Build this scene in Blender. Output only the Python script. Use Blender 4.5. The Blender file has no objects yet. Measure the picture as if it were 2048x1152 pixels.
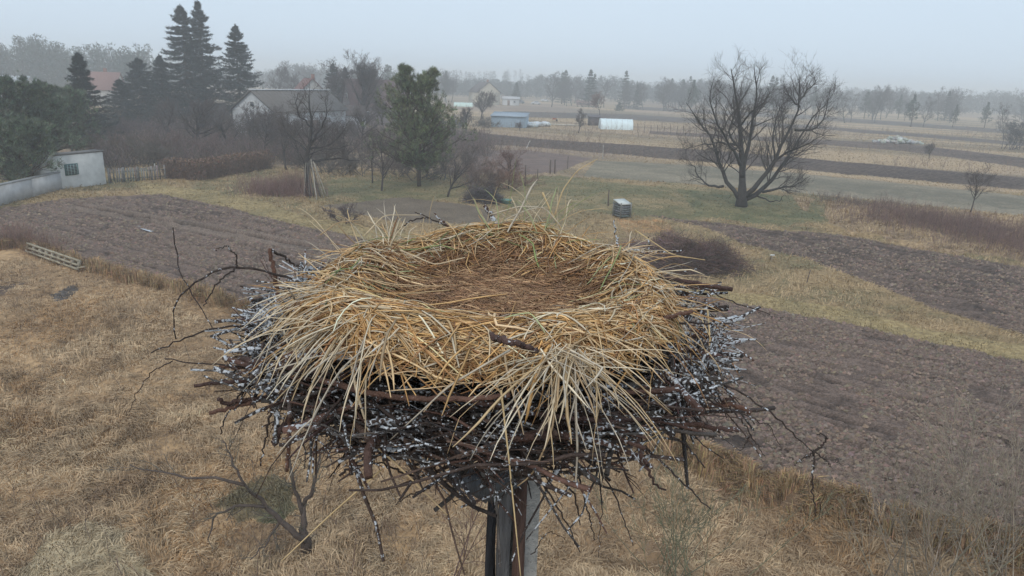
import bpy, math, random
import numpy as np
from mathutils import Vector, Matrix
rng = np.random.default_rng(7); random.seed(7)
S = bpy.context.scene; COL = S.collection

# ------------------------------------------------------------ camera / light
FPX, W0, H0 = 1400.0, 2048.0, 1152.0
CZ = 9.5; TH = math.radians(16.4); RO = math.radians(2.0)
Fv = np.array([0, math.cos(TH), -math.sin(TH)]); R0 = np.array([1., 0, 0]); U0 = np.array([0, math.sin(TH), math.cos(TH)])
Rv = math.cos(RO)*R0 + math.sin(RO)*U0; Uv = -math.sin(RO)*R0 + math.cos(RO)*U0
cam = bpy.data.cameras.new('camera'); co = bpy.data.objects.new('camera', cam); COL.objects.link(co)
m = Matrix(((Rv[0], Uv[0], -Fv[0], 0), (Rv[1], Uv[1], -Fv[1], 0), (Rv[2], Uv[2], -Fv[2], CZ), (0, 0, 0, 1)))
co.matrix_world = m; cam.lens = 36*FPX/W0; cam.sensor_width = 36; cam.clip_end = 6000; cam.clip_start = 0.05
S.camera = co
SUN_EL, SUN_AZ = math.radians(48), math.radians(200)
w = bpy.data.worlds.new('World'); S.world = w; w.use_nodes = True
nt = w.node_tree; nt.nodes.clear()
out = nt.nodes.new('ShaderNodeOutputWorld'); bg = nt.nodes.new('ShaderNodeBackground')
sky = nt.nodes.new('ShaderNodeTexSky'); sky.sky_type = 'NISHITA'; sky.sun_disc = False
sky.sun_elevation = SUN_EL; sky.sun_rotation = SUN_AZ; sky.dust_density = 4
mx = nt.nodes.new('ShaderNodeMix'); mx.data_type = 'RGBA'; mx.inputs['Factor'].default_value = 0.93
mx.inputs[7].default_value = (6.9, 8.4, 9.9, 1)
wn_ = nt.nodes.new('ShaderNodeTexNoise'); wn_.inputs['Scale'].default_value = 1.6; wn_.inputs['Detail'].default_value = 4; wtc = nt.nodes.new('ShaderNodeTexCoord'); nt.links.new(wtc.outputs['Generated'], wn_.inputs['Vector'])
wr = nt.nodes.new('ShaderNodeMix'); wr.data_type = 'RGBA'; wr.inputs[6].default_value = (6.5, 8.0, 9.6, 1); wr.inputs[7].default_value = (7.7, 9.1, 10.5, 1); nt.links.new(wn_.outputs[0], wr.inputs[0]); nt.links.new(wr.outputs[2], mx.inputs[7])
nt.links.new(sky.outputs[0], mx.inputs[6]); nt.links.new(mx.outputs[2], bg.inputs[0]); bg.inputs[1].default_value = 0.1
nt.links.new(bg.outputs[0], out.inputs[0])
sl = bpy.data.lights.new('sun', 'SUN'); sl.energy = 1.3; sl.angle = math.radians(25); sl.color = (1, .93, .82)
so = bpy.data.objects.new('sun', sl); COL.objects.link(so)
sd = Vector((math.sin(SUN_AZ)*math.cos(SUN_EL), math.cos(SUN_AZ)*math.cos(SUN_EL), math.sin(SUN_EL)))
so.rotation_euler = sd.to_track_quat('Z', 'Y').to_euler()
S.view_settings.view_transform = 'Standard'; S.view_settings.look = 'None'
S.view_settings.exposure = 0.0; S.view_settings.gamma = 1
S.render.engine = 'CYCLES'
S.cycles.volume_bounces = 4; S.cycles.max_bounces = 8

# ------------------------------------------------------------ helpers
def ray(px, py):
    return Fv + (px-1024)/FPX*Rv - (py-576)/FPX*Uv
def gr(px, py, z=0.0):
    d = ray(px, py); t = (z-CZ)/d[2]; return np.array([d[0]*t, d[1]*t, z])
def at(px, py, Y):
    d = ray(px, py); t = Y/d[1]; return np.array([d[0]*t, Y, CZ+d[2]*t])
def top_h(px, pb, pt):
    g = gr(px, pb); return at(px, pt, g[1])[2]

def _hash(ix, iy, seed):
    h = (ix.astype(np.int64)*374761393 + iy.astype(np.int64)*668265263 + seed*1442695041) & 0xffffffff
    h = ((h ^ (h >> 13))*1274126177) & 0xffffffff
    return ((h ^ (h >> 16)) & 0xffff)/65535.0
def vnoise(x, y, seed=0):
    x = np.asarray(x, float); y = np.asarray(y, float)
    ix = np.floor(x); iy = np.floor(y); fx = x-ix; fy = y-iy
    fx = fx*fx*(3-2*fx); fy = fy*fy*(3-2*fy)
    a = _hash(ix, iy, seed); b = _hash(ix+1, iy, seed); c = _hash(ix, iy+1, seed); d = _hash(ix+1, iy+1, seed)
    return (a*(1-fx)+b*fx)*(1-fy)+(c*(1-fx)+d*fx)*fy
def fbm(x, y, seed=0, o=4):
    s = 0; a = .5; t = 0
    for i in range(o):
        s = s+a*vnoise(x*2**i+i*17.3, y*2**i-i*9.1, seed+i); t += a; a *= .5
    return s/t
def inpoly(x, y, poly):
    r = np.zeros(x.shape, bool); n = len(poly)
    for i in range(n):
        x1, y1 = poly[i][:2]; x2, y2 = poly[(i+1) % n][:2]
        if y1 == y2: continue
        c = ((y1 > y) != (y2 > y)) & (x < (x2-x1)*(y-y1)/(y2-y1)+x1)
        r ^= c
    return r

MATS = {}
def mat(name, col=None, rough=.85, nscale=6., namt=.35, bump=0., bscale=30., attr=False, white=False, metal=0, spec=.25, stretch=(1, 1, 1), bdist=.05):
    if name in MATS: return MATS[name]
    M = bpy.data.materials.new(name); M.use_nodes = True; t = M.node_tree; N = t.nodes; L = t.links
    b = N['Principled BSDF']; b.inputs['Roughness'].default_value = rough; b.inputs['Metallic'].default_value = metal
    b.inputs['Specular IOR Level'].default_value = spec
    tc = N.new('ShaderNodeTexCoord'); mp = N.new('ShaderNodeMapping'); mp.inputs['Scale'].default_value = stretch
    L.new(tc.outputs['Object'], mp.inputs[0])
    n = N.new('ShaderNodeTexNoise'); n.inputs['Scale'].default_value = nscale; n.inputs['Detail'].default_value = 6
    L.new(mp.outputs[0], n.inputs['Vector'])
    mr = N.new('ShaderNodeMapRange'); mr.inputs[1].default_value = .3; mr.inputs[2].default_value = .7
    mr.inputs[3].default_value = 1-namt; mr.inputs[4].default_value = 1+namt; L.new(n.outputs[0], mr.inputs[0])
    mul = N.new('ShaderNodeVectorMath'); mul.operation = 'SCALE'
    if attr:
        a = N.new('ShaderNodeAttribute'); a.attribute_name = 'col'; L.new(a.outputs['Color'], mul.inputs[0])
    else: mul.inputs[0].default_value = col[:3]
    L.new(mr.outputs[0], mul.inputs['Scale']); last = mul.outputs[0]
    if white:   # bird droppings and lichen: blotches with a coverage carried by the mesh
        wn = N.new('ShaderNodeTexNoise'); wn.inputs['Scale'].default_value = 85; wn.inputs['Detail'].default_value = 3; L.new(tc.outputs['Object'], wn.inputs['Vector'])
        sub = N.new('ShaderNodeMath'); sub.operation = 'ADD'; L.new(wn.outputs[0], sub.inputs[0]); L.new(a.outputs['Alpha'], sub.inputs[1])
        pn_ = N.new('ShaderNodeTexNoise'); pn_.inputs['Scale'].default_value = 7; pn_.inputs['Detail'].default_value = 2; L.new(tc.outputs['Object'], pn_.inputs['Vector'])
        pa = N.new('ShaderNodeMath'); pa.operation = 'MULTIPLY_ADD'; pa.inputs[1].default_value = .5; pa.inputs[2].default_value = -.25; L.new(pn_.outputs[0], pa.inputs[0])
        sb = N.new('ShaderNodeMath'); sb.operation = 'ADD'; L.new(sub.outputs[0], sb.inputs[0]); L.new(pa.outputs[0], sb.inputs[1]); sub = sb
        r2 = N.new('ShaderNodeMapRange'); r2.inputs[1].default_value = .98; r2.inputs[2].default_value = 1.03; L.new(sub.outputs[0], r2.inputs[0])
        m2 = N.new('ShaderNodeMix'); m2.data_type = 'RGBA'; L.new(r2.outputs[0], m2.inputs[0]); L.new(last, m2.inputs[6]); m2.inputs[7].default_value = (.60, .62, .65, 1)
        last = m2.outputs[2]
    L.new(last, b.inputs['Base Color'])
    if bump:
        bn = N.new('ShaderNodeTexNoise'); bn.inputs['Scale'].default_value = bscale; bn.inputs['Detail'].default_value = 5; L.new(mp.outputs[0], bn.inputs['Vector'])
        bp = N.new('ShaderNodeBump'); bp.inputs['Strength'].default_value = bump; bp.inputs['Distance'].default_value = bdist
        L.new(bn.outputs[0], bp.inputs['Height']); L.new(bp.outputs[0], b.inputs['Normal'])
    MATS[name] = M; return M

def link(name, data, parent=None):
    o = bpy.data.objects.new(name, data); COL.objects.link(o)
    if parent is not None: o.parent = parent
    return o
def tag(o, label=None, cat=None, group=None, kind=None):
    if label: o['label'] = label
    if cat: o['category'] = cat
    if group: o['group'] = group
    if kind: o['kind'] = kind
    return o
def empty(name, loc, label, cat, group=None, rz=0):
    o = link(name, None); o.location = loc; o.rotation_euler = (0, 0, rz); o.empty_display_size = .2
    return tag(o, label, cat, group)
def copy_tree(o, parent=None):
    c = o.copy(); COL.objects.link(c)
    if parent is not None: c.parent = parent
    for ch in list(o.children): copy_tree(ch, c)
    return c

class MB:
    """collects numpy geometry: verts, faces of 3 or 4, one colour (rgba) per vertex"""
    def __init__(s): s.v = []; s.f = []; s.c = []; s.n = 0
    def add(s, v, f, c=(1, 1, 1, 0)):
        v = np.asarray(v, float).reshape(-1, 3); f = np.asarray(f, np.int64)
        c = np.asarray(c, float)
        if c.ndim == 1: c = np.tile(c if len(c) == 4 else np.append(c, 0), (len(v), 1))
        s.v.append(v); s.f.append(f+s.n); s.c.append(c); s.n += len(v)
    def box(s, c, size, rz=0, col=(1, 1, 1, 0), tilt=None):
        x, y, z = [q/2 for q in size]
        v = np.array([[-x, -y, -z], [x, -y, -z], [x, y, -z], [-x, y, -z], [-x, -y, z], [x, -y, z], [x, y, z], [-x, y, z]])
        if tilt is not None: v = v @ np.array(Matrix.Rotation(tilt[0], 3, tilt[1])).T
        cr, sr = math.cos(rz), math.sin(rz); v = v @ np.array([[cr, -sr, 0], [sr, cr, 0], [0, 0, 1]]).T
        s.add(v+np.array(c), [[0, 3, 2, 1], [4, 5, 6, 7], [0, 1, 5, 4], [1, 2, 6, 5], [2, 3, 7, 6], [3, 0, 4, 7]], col)
    def beam(s, a, b, wd, ht, col=(1, 1, 1, 0)):
        a = np.array(a, float); b = np.array(b, float); d = b-a; d /= np.linalg.norm(d)
        u = np.cross(d, [0, 0, 1.]);
        if np.linalg.norm(u) < .1: u = np.array([1., 0, 0])
        u /= np.linalg.norm(u); v = np.cross(u, d); P = []
        for q in (a, b):
            for i, j in ((-1, -1), (1, -1), (1, 1), (-1, 1)): P.append(q+u*i*wd/2+v*j*ht/2)
        s.add(P, [[0, 1, 2, 3], [7, 6, 5, 4], [0, 4, 5, 1], [1, 5, 6, 2], [2, 6, 7, 3], [3, 7, 4, 0]], col)
    def tubes(s, P, R, sides=3, col=(1, 1, 1, 0), flat=1.0):
        """P [N,K,3] R [N,K]; col one rgba, or [N,4], or [N,K,4]"""
        P = np.asarray(P, float); R = np.asarray(R, float)
        if len(P) == 0: return
        N, K, _ = P.shape
        T = np.gradient(P, axis=1); T /= np.linalg.norm(T, axis=2, keepdims=True)+1e-9
        mean = P[:, -1]-P[:, 0]; ref = np.where((np.abs(mean[:, 2]) > .7*np.linalg.norm(mean, axis=1))[:, None], np.array([[1., .13, 0]]), np.array([[0.1, 0, 1.]]))
        u = np.cross(T, ref[:, None, :]); u /= np.linalg.norm(u, axis=2, keepdims=True)+1e-9
        v = np.cross(T, u)
        a = np.arange(sides)*2*math.pi/sides+.5
        V = P[:, :, None, :]+R[:, :, None, None]*(np.cos(a)[None, None, :, None]*u[:, :, None, :]+flat*np.sin(a)[None, None, :, None]*v[:, :, None, :])
        idx = np.arange(N*K*sides).reshape(N, K, sides)
        A = idx[:, :-1, :]; B = idx[:, 1:, :]
        F = np.stack([A, np.roll(A, -1, 2), np.roll(B, -1, 2), B], -1).reshape(-1, 4)
        c = np.asarray(col, float)
        if c.ndim == 1: c = np.tile(c if len(c) == 4 else np.append(c, 0), (N*K*sides, 1))
        elif c.ndim == 2: c = np.repeat(c, K*sides, 0)
        else: c = np.repeat(c.reshape(-1, 4), sides, 0)
        s.add(V.reshape(-1, 3), F, c)
        if sides >= 4:
            if sides == 4: s.f.append(np.stack([idx[:, -1, i] for i in range(4)], -1)+s.n-len(V.reshape(-1, 3))); s.f.append(np.stack([idx[:, 0, 3-i] for i in range(4)], -1)+s.n-len(V.reshape(-1, 3)))
            elif sides == 6:
                o_ = s.n-len(V.reshape(-1, 3))
                for e, od in ((-1, 1), (0, -1)):
                    for q in ((0, 1, 2, 3), (0, 3, 4, 5)):
                        s.f.append(np.stack([idx[:, e, i] for i in q[::od]], -1)+o_)
    def blades(s, P, D, L, Wd, col, bend=0.0, tri=True):
        """pointed blades from P along D"""
        N = len(P)
        if N == 0: return
        D = D/(np.linalg.norm(D, axis=1, keepdims=True)+1e-9)
        r = rng.normal(size=(N, 3)); u = np.cross(D, r); u /= np.linalg.norm(u, axis=1, keepdims=True)+1e-9
        L = np.asarray(L).reshape(-1, 1); Wd = np.asarray(Wd).reshape(-1, 1)
        V = np.stack([P-u*Wd/2, P+u*Wd/2, P+D*L], 1).reshape(-1, 3)
        c = np.asarray(col, float)
        if c.ndim == 2: c = np.repeat(c, 3, 0)
        s.add(V, np.arange(N*3).reshape(N, 3), c)
    def lathe(s, prof, n, center, col, jit=0):
        prof = np.array(prof); a = np.arange(n)*2*math.pi/n
        V = np.stack([prof[:, 0][:, None]*np.cos(a), prof[:, 0][:, None]*np.sin(a), np.tile(prof[:, 1][:, None], (1, n))], -1)
        if jit: V = V+rng.normal(size=V.shape)*jit
        idx = np.arange(len(prof)*n).reshape(len(prof), n); A = idx[:-1]; B = idx[1:]
        s.add(V.reshape(-1, 3)+np.array(center), np.stack([A, np.roll(A, -1, 1), np.roll(B, -1, 1), B], -1).reshape(-1, 4), col)
    def build(s, name, material, parent=None, smooth=False, origin=None):
        v = np.concatenate(s.v); c = np.concatenate(s.c)
        if origin is not None: v = v-np.array(origin)
        me = bpy.data.meshes.new(name); me.vertices.add(len(v)); me.vertices.foreach_set('co', v.astype(np.float32).ravel())
        lens = np.concatenate([np.full(len(f), f.shape[1]) for f in s.f]); loops = np.concatenate([f.ravel() for f in s.f])
        me.loops.add(len(loops)); me.loops.foreach_set('vertex_index', loops.astype(np.int32))
        me.polygons.add(len(lens)); st = np.concatenate([[0], np.cumsum(lens)[:-1]]).astype(np.int32); me.polygons.foreach_set('loop_start', st)
        me.update(calc_edges=True)
        if smooth: me.polygons.foreach_set('use_smooth', np.ones(len(lens), bool))
        ca = me.color_attributes.new('col', 'FLOAT_COLOR', 'POINT'); ca.data.foreach_set('color', c.astype(np.float32).ravel())
        me.materials.append(material); me.update()
        o = link(name, me, parent)
        if origin is not None and parent is None: o.location = origin
        return o

def resample(pts, K, wob=0):
    pts = np.array(pts, float); d = np.concatenate([[0], np.cumsum(np.linalg.norm(np.diff(pts, axis=0), axis=1))]); d /= d[-1]
    t = np.linspace(0, 1, K)
    # smooth: Catmull-like via denser interpolation + blur
    tt = np.linspace(0, 1, K*4); q = np.stack([np.interp(tt, d, pts[:, i]) for i in range(3)], 1)
    k = max(1, K//3); pad = np.concatenate([2*q[:1]-q[1:k+1][::-1], q, 2*q[-1:]-q[-k-1:-1][::-1]]); ker = np.ones(2*k+1)/(2*k+1)
    q = np.stack([np.convolve(pad[:, i], ker, 'valid') for i in range(3)], 1)
    r = np.stack([np.interp(t, tt, q[:, i]) for i in range(3)], 1)
    if wob: r[1:-1] += rng.normal(size=(K-2, 3))*wob
    return r
def grow(P, D, L, Rr, K, wob, up, tip=.4):
    """vectorised branch growth -> paths [N,K+1,3], radii"""
    N = len(P); pts = [P]; D = D/np.linalg.norm(D, axis=1, keepdims=True); d = D.copy(); p = P.copy()
    for i in range(K):
        d = d+rng.normal(size=(N, 3))*wob; d[:, 2] += up; d /= np.linalg.norm(d, axis=1, keepdims=True)
        p = p+d*(L/K)[:, None]; pts.append(p)
    return np.stack(pts, 1), Rr[:, None]*np.linspace(1, tip, K+1)[None, :]
def children(Pa, Ra, La, n, t0, t1, ang, ratio, rr, bias=None, taper=.5):
    N, K1, _ = Pa.shape; K = K1-1
    t = (rng.random((N, n))*(t1-t0)+t0); t = np.sort(t, 1); f = t*K; i = np.minimum(f.astype(int), K-1); fr = f-i
    ii = np.arange(N)[:, None]
    p = Pa[ii, i]*(1-fr[..., None])+Pa[ii, i+1]*fr[..., None]; T = Pa[ii, i+1]-Pa[ii, i]; T /= np.linalg.norm(T, axis=2, keepdims=True)+1e-9
    r = rng.normal(size=T.shape)
    if bias is not None: r = r+np.array(bias)
    s_ = r-T*np.sum(r*T, 2, keepdims=True); s_ /= np.linalg.norm(s_, axis=2, keepdims=True)+1e-9
    a = ang*(.7+.6*rng.random((N, n, 1))); D = T*np.cos(a)+s_*np.sin(a)
    rad = (Ra[ii, i]*(1-fr)+Ra[ii, i+1]*fr)*rr*(.8+.4*rng.random((N, n)))
    LL = La[:, None]*ratio*(1-taper*t)*(.6+.7*rng.random((N, n)))
    return p.reshape(-1, 3), D.reshape(-1, 3), LL.ravel(), rad.ravel()

def vary(c, n, amt=.15):
    c = np.tile(np.append(np.array(c[:3]), c[3] if len(c) > 3 else 0), (n, 1)); f = 1+rng.normal(size=(n, 1))*amt
    c[:, :3] = np.clip(c[:, :3]*f*(1+rng.normal(size=(n, 3))*amt*.25), .005, .9); return c

BARK = mat('bark', attr=True, rough=.9, nscale=5, namt=.3, bump=.4, bscale=25)
TWIG = mat('twig', attr=True, rough=.9, nscale=3, namt=.25)
NEEDLE = mat('needles', attr=True, rough=.75, nscale=1.2, namt=.35)
GRASS = mat('grass_blades', attr=True, rough=.8, nscale=2.5, namt=.25)
PAINT = mat('painted', attr=True, rough=.8, nscale=3, namt=.12, bump=.15, bscale=12)

# ------------------------------------------------------------ ground and fields
def Pg(l): return [tuple(gr(a, b)[:2]) for a, b in l]
ZN = {}
ZN['fieldA'] = Pg([(-900, 330), (-300, 400), (0, 418), (130, 398), (330, 388), (400, 404), (650, 462), (1000, 530), (1400, 594), (2048, 720), (2900, 880), (2900, 1300), (2048, 1112), (1800, 1062), (1640, 1018), (1400, 932), (1290, 882), (1000, 790), (700, 690), (430, 600), (150, 528), (50, 492), (-100, 500), (-900, 520)])
ZN['fieldD'] = Pg([(1290, 428), (1500, 456), (1700, 474), (2048, 536), (2700, 640), (2700, 860), (2048, 668), (1850, 612), (1760, 575), (1600, 512), (1480, 488), (1400, 452)])
ZN['bed'] = Pg([(645, 412), (800, 396), (930, 410), (985, 428), (960, 450), (800, 448)])
ZN['fieldF'] = Pg([(1190, 320), (1400, 331), (1640, 351), (2048, 393), (2700, 460), (2700, 540), (2048, 434), (1640, 389), (1360, 367), (1160, 352)])
ZN['fieldH'] = Pg([(905, 258), (1066, 277), (1360, 296), (1580, 314), (2048, 356), (2700, 420), (2700, 455), (2048, 381), (1560, 336), (1360, 319), (1200, 306), (1037, 292), (900, 284)])
ZN['fieldG'] = Pg([(960, 300), (1050, 300), (1180, 316), (1110, 345), (1040, 350), (930, 335)])
ZN['stripB'] = Pg([(1300, 262), (1640, 279), (1800, 287), (2048, 316), (2600, 372), (2600, 392), (2048, 336), (1800, 302), (1640, 289), (1300, 268)])
ZN['stripC'] = Pg([(1000, 222), (1250, 228), (1640, 252), (2048, 285), (2048, 292), (1640, 258), (1250, 240), (1000, 233)])
ZN['stripD'] = Pg([(1250, 212), (1640, 232), (2048, 262), (2048, 270), (1640, 240), (1250, 218)])
ZN['yellow'] = Pg([(260, 362), (420, 378), (650, 438), (1000, 505), (1380, 570), (1560, 598), (2048, 690), (2900, 830), (2900, 880), (2048, 720), (1400, 594), (1000, 530), (650, 462), (400, 404), (300, 385)])
ZN['orange'] = Pg([(1230, 430), (1340, 440), (1350, 462), (1250, 460)])
ZN['green1'] = Pg([(650, 360), (900, 372), (1060, 350), (1170, 355), (1380, 372), (1570, 398), (1655, 415), (1610, 435), (1660, 452), (1500, 452), (1300, 425), (1000, 410), (650, 400), (600, 380)])
ZN['green2'] = Pg([(1380, 385), (1600, 392), (1640, 445), (1480, 450), (1380, 430)])
ZN['brush'] = Pg([(1620, 395), (2048, 440), (2700, 540), (2700, 630), (2048, 530), (1700, 470), (1640, 455)])
ZN['meadow'] = Pg([(-900, 520), (-100, 500), (50, 492), (150, 528), (430, 600), (700, 690), (1000, 790), (1290, 882), (1400, 932), (1640, 1018), (1800, 1062), (2048, 1112), (2900, 1300), (2900, 1800), (-900, 1800)])
ZN['thicket'] = Pg([(190, 345), (215, 250), (420, 215), (700, 225), (930, 245), (1000, 300), (960, 345), (900, 350), (700, 335), (560, 330), (330, 345)])
ZN['heap'] = Pg([(30, 1180), (90, 1080), (180, 1050), (250, 1070), (350, 1180)])
ZN['mud1'] = Pg([(-60, 590), (10, 565), (60, 562), (55, 580), (20, 600), (10, 630), (-60, 640)])
ZN['mud2'] = Pg([(85, 600), (110, 588), (150, 576), (165, 590), (150, 608), (100, 612)])
ZN['greenpatch'] = Pg([(400, 1020), (470, 970), (560, 985), (640, 1030), (560, 1060), (430, 1060)])
def zmask(k, x, y, soft=1.0):
    e = soft*(.2+.018*y)
    dx = (fbm(x/(.6+.05*y), y/(.6+.05*y), 5, 3)-.5)*2*e; dy = (fbm(x/(.6+.05*y)+40, y/(.6+.05*y), 9, 3)-.5)*2*e
    return inpoly(x+dx, y+dy, ZN[k])
a_ = gr(330, 388); b_ = gr(2048, 718); FD = (b_-a_)[:2]; FD /= np.linalg.norm(FD); FN = np.array([-FD[1], FD[0]])

NS, NY = 1050, 1050
sv = np.linspace(-1.25, 1.25, NS); yv = np.exp(np.linspace(math.log(7.), math.log(1450.), NY))
GX = sv[None, :]*yv[:, None]; GY = np.repeat(yv[:, None], NS, 1); gx = GX.ravel(); gy = GY.ravel()
al = gx*FD[0]+gy*FD[1]; ac = gx*FN[0]+gy*FN[1]
n1 = fbm(gx/6, gy/6, 1); n2 = fbm(gx/1.2, gy/1.2, 2); n3 = fbm(al/.8, ac/.26, 3, 4); n4 = fbm(gx/40, gy/40, 4); n5 = fbm(al/60, ac/5, 14, 3)
col = np.zeros((len(gx), 4)); zone = np.zeros(len(gx), np.int8)
def lerp(a, b, t): t = np.clip(t, 0, 1)[:, None]; return np.array(a)[None, :]*(1-t)+np.array(b)[None, :]*t
col[:, :3] = lerp((.20, .155, .10), (.40, .29, .18), (n5-.35)*3.2)
rd = np.clip((n4-.5)*5, 0, 1)[:, None]; col[:, :3] = col[:, :3]*(1-rd*.5)+np.array([.22, .16, .14])*rd*.5
z = .12*(n2-.5)+.1*(n1-.5)
def zset(k, c, zid=None, soft=1.0):
    mk = zmask(k, gx, gy, soft); col[mk, :3] = c[mk]; 
    if zid is not None: zone[mk] = zid
    return mk
near = gy < 75
mk = near & ((gx > -60)); c0 = lerp((.15, .135, .07), (.30, .21, .11), (n1*.6+n2*.4-.38)*4); col[mk & (gy < 95), :3] = c0[mk & (gy < 95)]
zone[mk] = 1
zset('thicket', lerp((.11, .085, .07), (.24, .18, .12), (n2*.5+n1*.5-.4)*4))
zset('green1', lerp((.14, .13, .065), (.27, .205, .11), (n1*.5+n2*.5-.4)*4), 1, 3)
zset('green2', lerp((.115, .12, .06), (.20, .175, .09), (n2-.35)*3), 1, 2)
zset('brush', lerp((.22, .15, .10), (.40, .28, .16), (n2-.35)*3), 1, 3)
zset('yellow', lerp((.22, .175, .09), (.35, .26, .13), (n2*.6+n1*.4-.35)*3), 1, 1.2)
zset('orange', lerp((.25, .17, .08), (.40, .22, .10), (n2-.3)*3), 1, 2)
mM = zset('meadow', lerp((.23, .145, .08), (.40, .26, .14), (n1*.6+n2*.4-.35)*3.5), 2, .7)
zset('heap', lerp((.40, .32, .20), (.52, .43, .29), (n2-.3)*3), 2)
zset('mud1', lerp((.05, .035, .028), (.11, .075, .055), (n3-.3)*2.5), 2, 2); zset('mud2', lerp((.11, .10, .095), (.06, .045, .036), (n3-.3)*2.5), 2, 2)
zset('greenpatch', lerp((.09, .10, .055), (.2, .15, .09), (n2-.3)*3), 2, 2)
n6 = fbm(al/.26, ac/.13, 33, 3); soil = lerp((.070, .049, .040), (.235, .168, .135), (n3*.4+n6*.4+n1*.2+.035*np.sin(ac*2*math.pi/.6+4*n1)-.36)*4.0)
soil2 = soil*.85
for k, s_, q in (('fieldA', soil, 3), ('fieldD', soil2, 4), ('bed', lerp((.15, .115, .085), (.25, .195, .14), n2), 5), ('fieldH', soil*.62, 6), ('fieldG', lerp((.15, .11, .1), (.25, .18, .15), n2), 7), ('stripB', soil*.75, 8), ('stripC', lerp((.09, .075, .07), (.15, .12, .10), n1), 9), ('stripD', lerp((.09, .075, .07), (.15, .12, .10), n1), 10)):
    zset(k, s_, q, .6)
mkF = zset('fieldF', lerp((.14, .125, .09), (.25, .21, .15), (n5*.6+n2*.4-.3)*3), 11, .5)
pl = np.isin(zone, (3, 4, 5, 6, 8))
amp = np.clip(1.3-gy/90, .3, 1)
z[pl] = .02+(n3[pl]-.5)*.11*amp[pl]+(n6[pl]-.5)*.17+.02*np.sin(ac[pl]*2*math.pi/.6+4*n1[pl])
# wheel furrow running through the left field
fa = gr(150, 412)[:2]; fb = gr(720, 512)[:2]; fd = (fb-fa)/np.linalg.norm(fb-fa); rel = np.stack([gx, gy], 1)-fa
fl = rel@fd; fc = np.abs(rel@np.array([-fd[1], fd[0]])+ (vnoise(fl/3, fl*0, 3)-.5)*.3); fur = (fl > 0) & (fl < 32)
z[fur] -= (.30*np.exp(-(fc[fur]/.22)**2)); z[fur] += .16*np.exp(-((fc[fur]-.5)/.2)**2)
rowp = np.abs(((ac+.25*(n1-.5)) % 1.5)-.75); rw = np.isin(zone, (3, 4)); z[rw] -= (.10*np.exp(-(rowp[rw]/.13)**2)*(.3+n5[rw])); cpt = fur & (fc < 1.0) & (fc > .3); col[cpt, :3] = col[cpt, :3]*.5+np.array([.27, .21, .165])*.5; shadef = fur & (fc < .2); col[shadef, :3] *= .5; rg = rw & (rowp < .13); col[rg, :3] *= .72  # trench shade is painted into the soil colour; row grooves are darkened too
mdw = zone == 2
z[mdw] = .28*(n2[mdw]-.5)+.3*(n1[mdw]-.5)+.12*(fbm(gx[mdw]/.35, gy[mdw]/.35, 8)-.5)
hp = gr(200, 1120); z += .28*np.exp(-(((gx-hp[0])/1.3)**2+((gy-hp[1])/.9)**2))
hump = zone == 1; z[hump] += .10*(fbm(gx[hump]/.5, gy[hump]/.5, 8)-.5)
bk = zmask('brush', gx, gy); z[bk] += .5*np.maximum(0, n1[bk]-.3)
EDG = np.array([gr(*p)[:2] for p in ((-60, 505), (50, 496), (150, 532), (430, 604), (700, 695), (1000, 796), (1290, 890), (1400, 940), (1640, 1026), (1800, 1070), (2048, 1120), (2300, 1175))])
sel = np.where(gy < 40)[0]; q = np.stack([gx[sel], gy[sel]], 1); dm = np.full(len(sel), 9.)
for i in range(len(EDG)-1):
    a, b = EDG[i], EDG[i+1]; ab = b-a; tt_ = np.clip(((q-a)@ab)/(ab@ab), 0, 1); dm = np.minimum(dm, np.linalg.norm(q-a-tt_[:, None]*ab, axis=1))
bf = np.clip((gx[sel]+3)/4, .15, 1); z[sel] += .32*bf*np.exp(-(dm/.30)**2)*(.5+n2[sel]); gsel = dm < .35*bf; col[sel[gsel], :3] = np.array([.16, .105, .065])
GZ = z.reshape(NY, NS)
def ground_z(x, y):
    x = np.asarray(x, float); y = np.asarray(y, float)
    fi = np.clip((np.log(np.maximum(y, 7.01))-math.log(7.))/(math.log(1450.)-math.log(7.))*(NY-1), 0, NY-1.001); fj = np.clip((x/np.maximum(y, 7)+1.25)/2.5*(NS-1), 0, NS-1.001)
    return GZ[fi.astype(int), fj.astype(int)]
V = np.stack([gx, gy, z], 1); idx = np.arange(NS*NY).reshape(NY, NS)
Fq = np.stack([idx[:-1, :-1], idx[:-1, 1:], idx[1:, 1:], idx[1:, :-1]], -1).reshape(-1, 4); fz = zone[Fq[:, 0]]
SOIL = mat('soil', attr=True, rough=.95, nscale=13, namt=.45, bump=1., bscale=14, bdist=.14, stretch=(1, 1.6, 1))
TURF = mat('turf', attr=True, rough=.95, nscale=4, namt=.35, bump=.8, bscale=9)
names = {0: 'far_meadow', 1: 'grass_ground', 2: 'dry_meadow', 3: 'plowed_field', 4: 'plowed_field', 5: 'garden_bed', 6: 'plowed_field', 7: 'garden_bed', 8: 'plowed_strip', 9: 'plowed_strip', 10: 'plowed_strip', 11: 'fallow_field'}
for q, nm in names.items():
    f = Fq[fz == q]
    if len(f) == 0: continue
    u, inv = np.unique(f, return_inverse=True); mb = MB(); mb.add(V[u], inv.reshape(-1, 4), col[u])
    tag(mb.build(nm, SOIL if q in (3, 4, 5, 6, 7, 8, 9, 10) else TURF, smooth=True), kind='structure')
mb = MB(); pp = [gr(272, 452), gr(287, 453), gr(308, 463), gr(300, 464), gr(284, 459)]; zc = max(ground_z(np.array([p[0] for p in pp]), np.array([p[1] for p in pp])).min(), -.3)+.08; mb.add([(p[0], p[1], zc) for p in pp], [[0, 1, 4], [1, 2, 3]], (.5, .5, .52, 0)); mb.f[0] = np.array([[0, 4, 1], [1, 3, 2], [1, 4, 3]])
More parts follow.
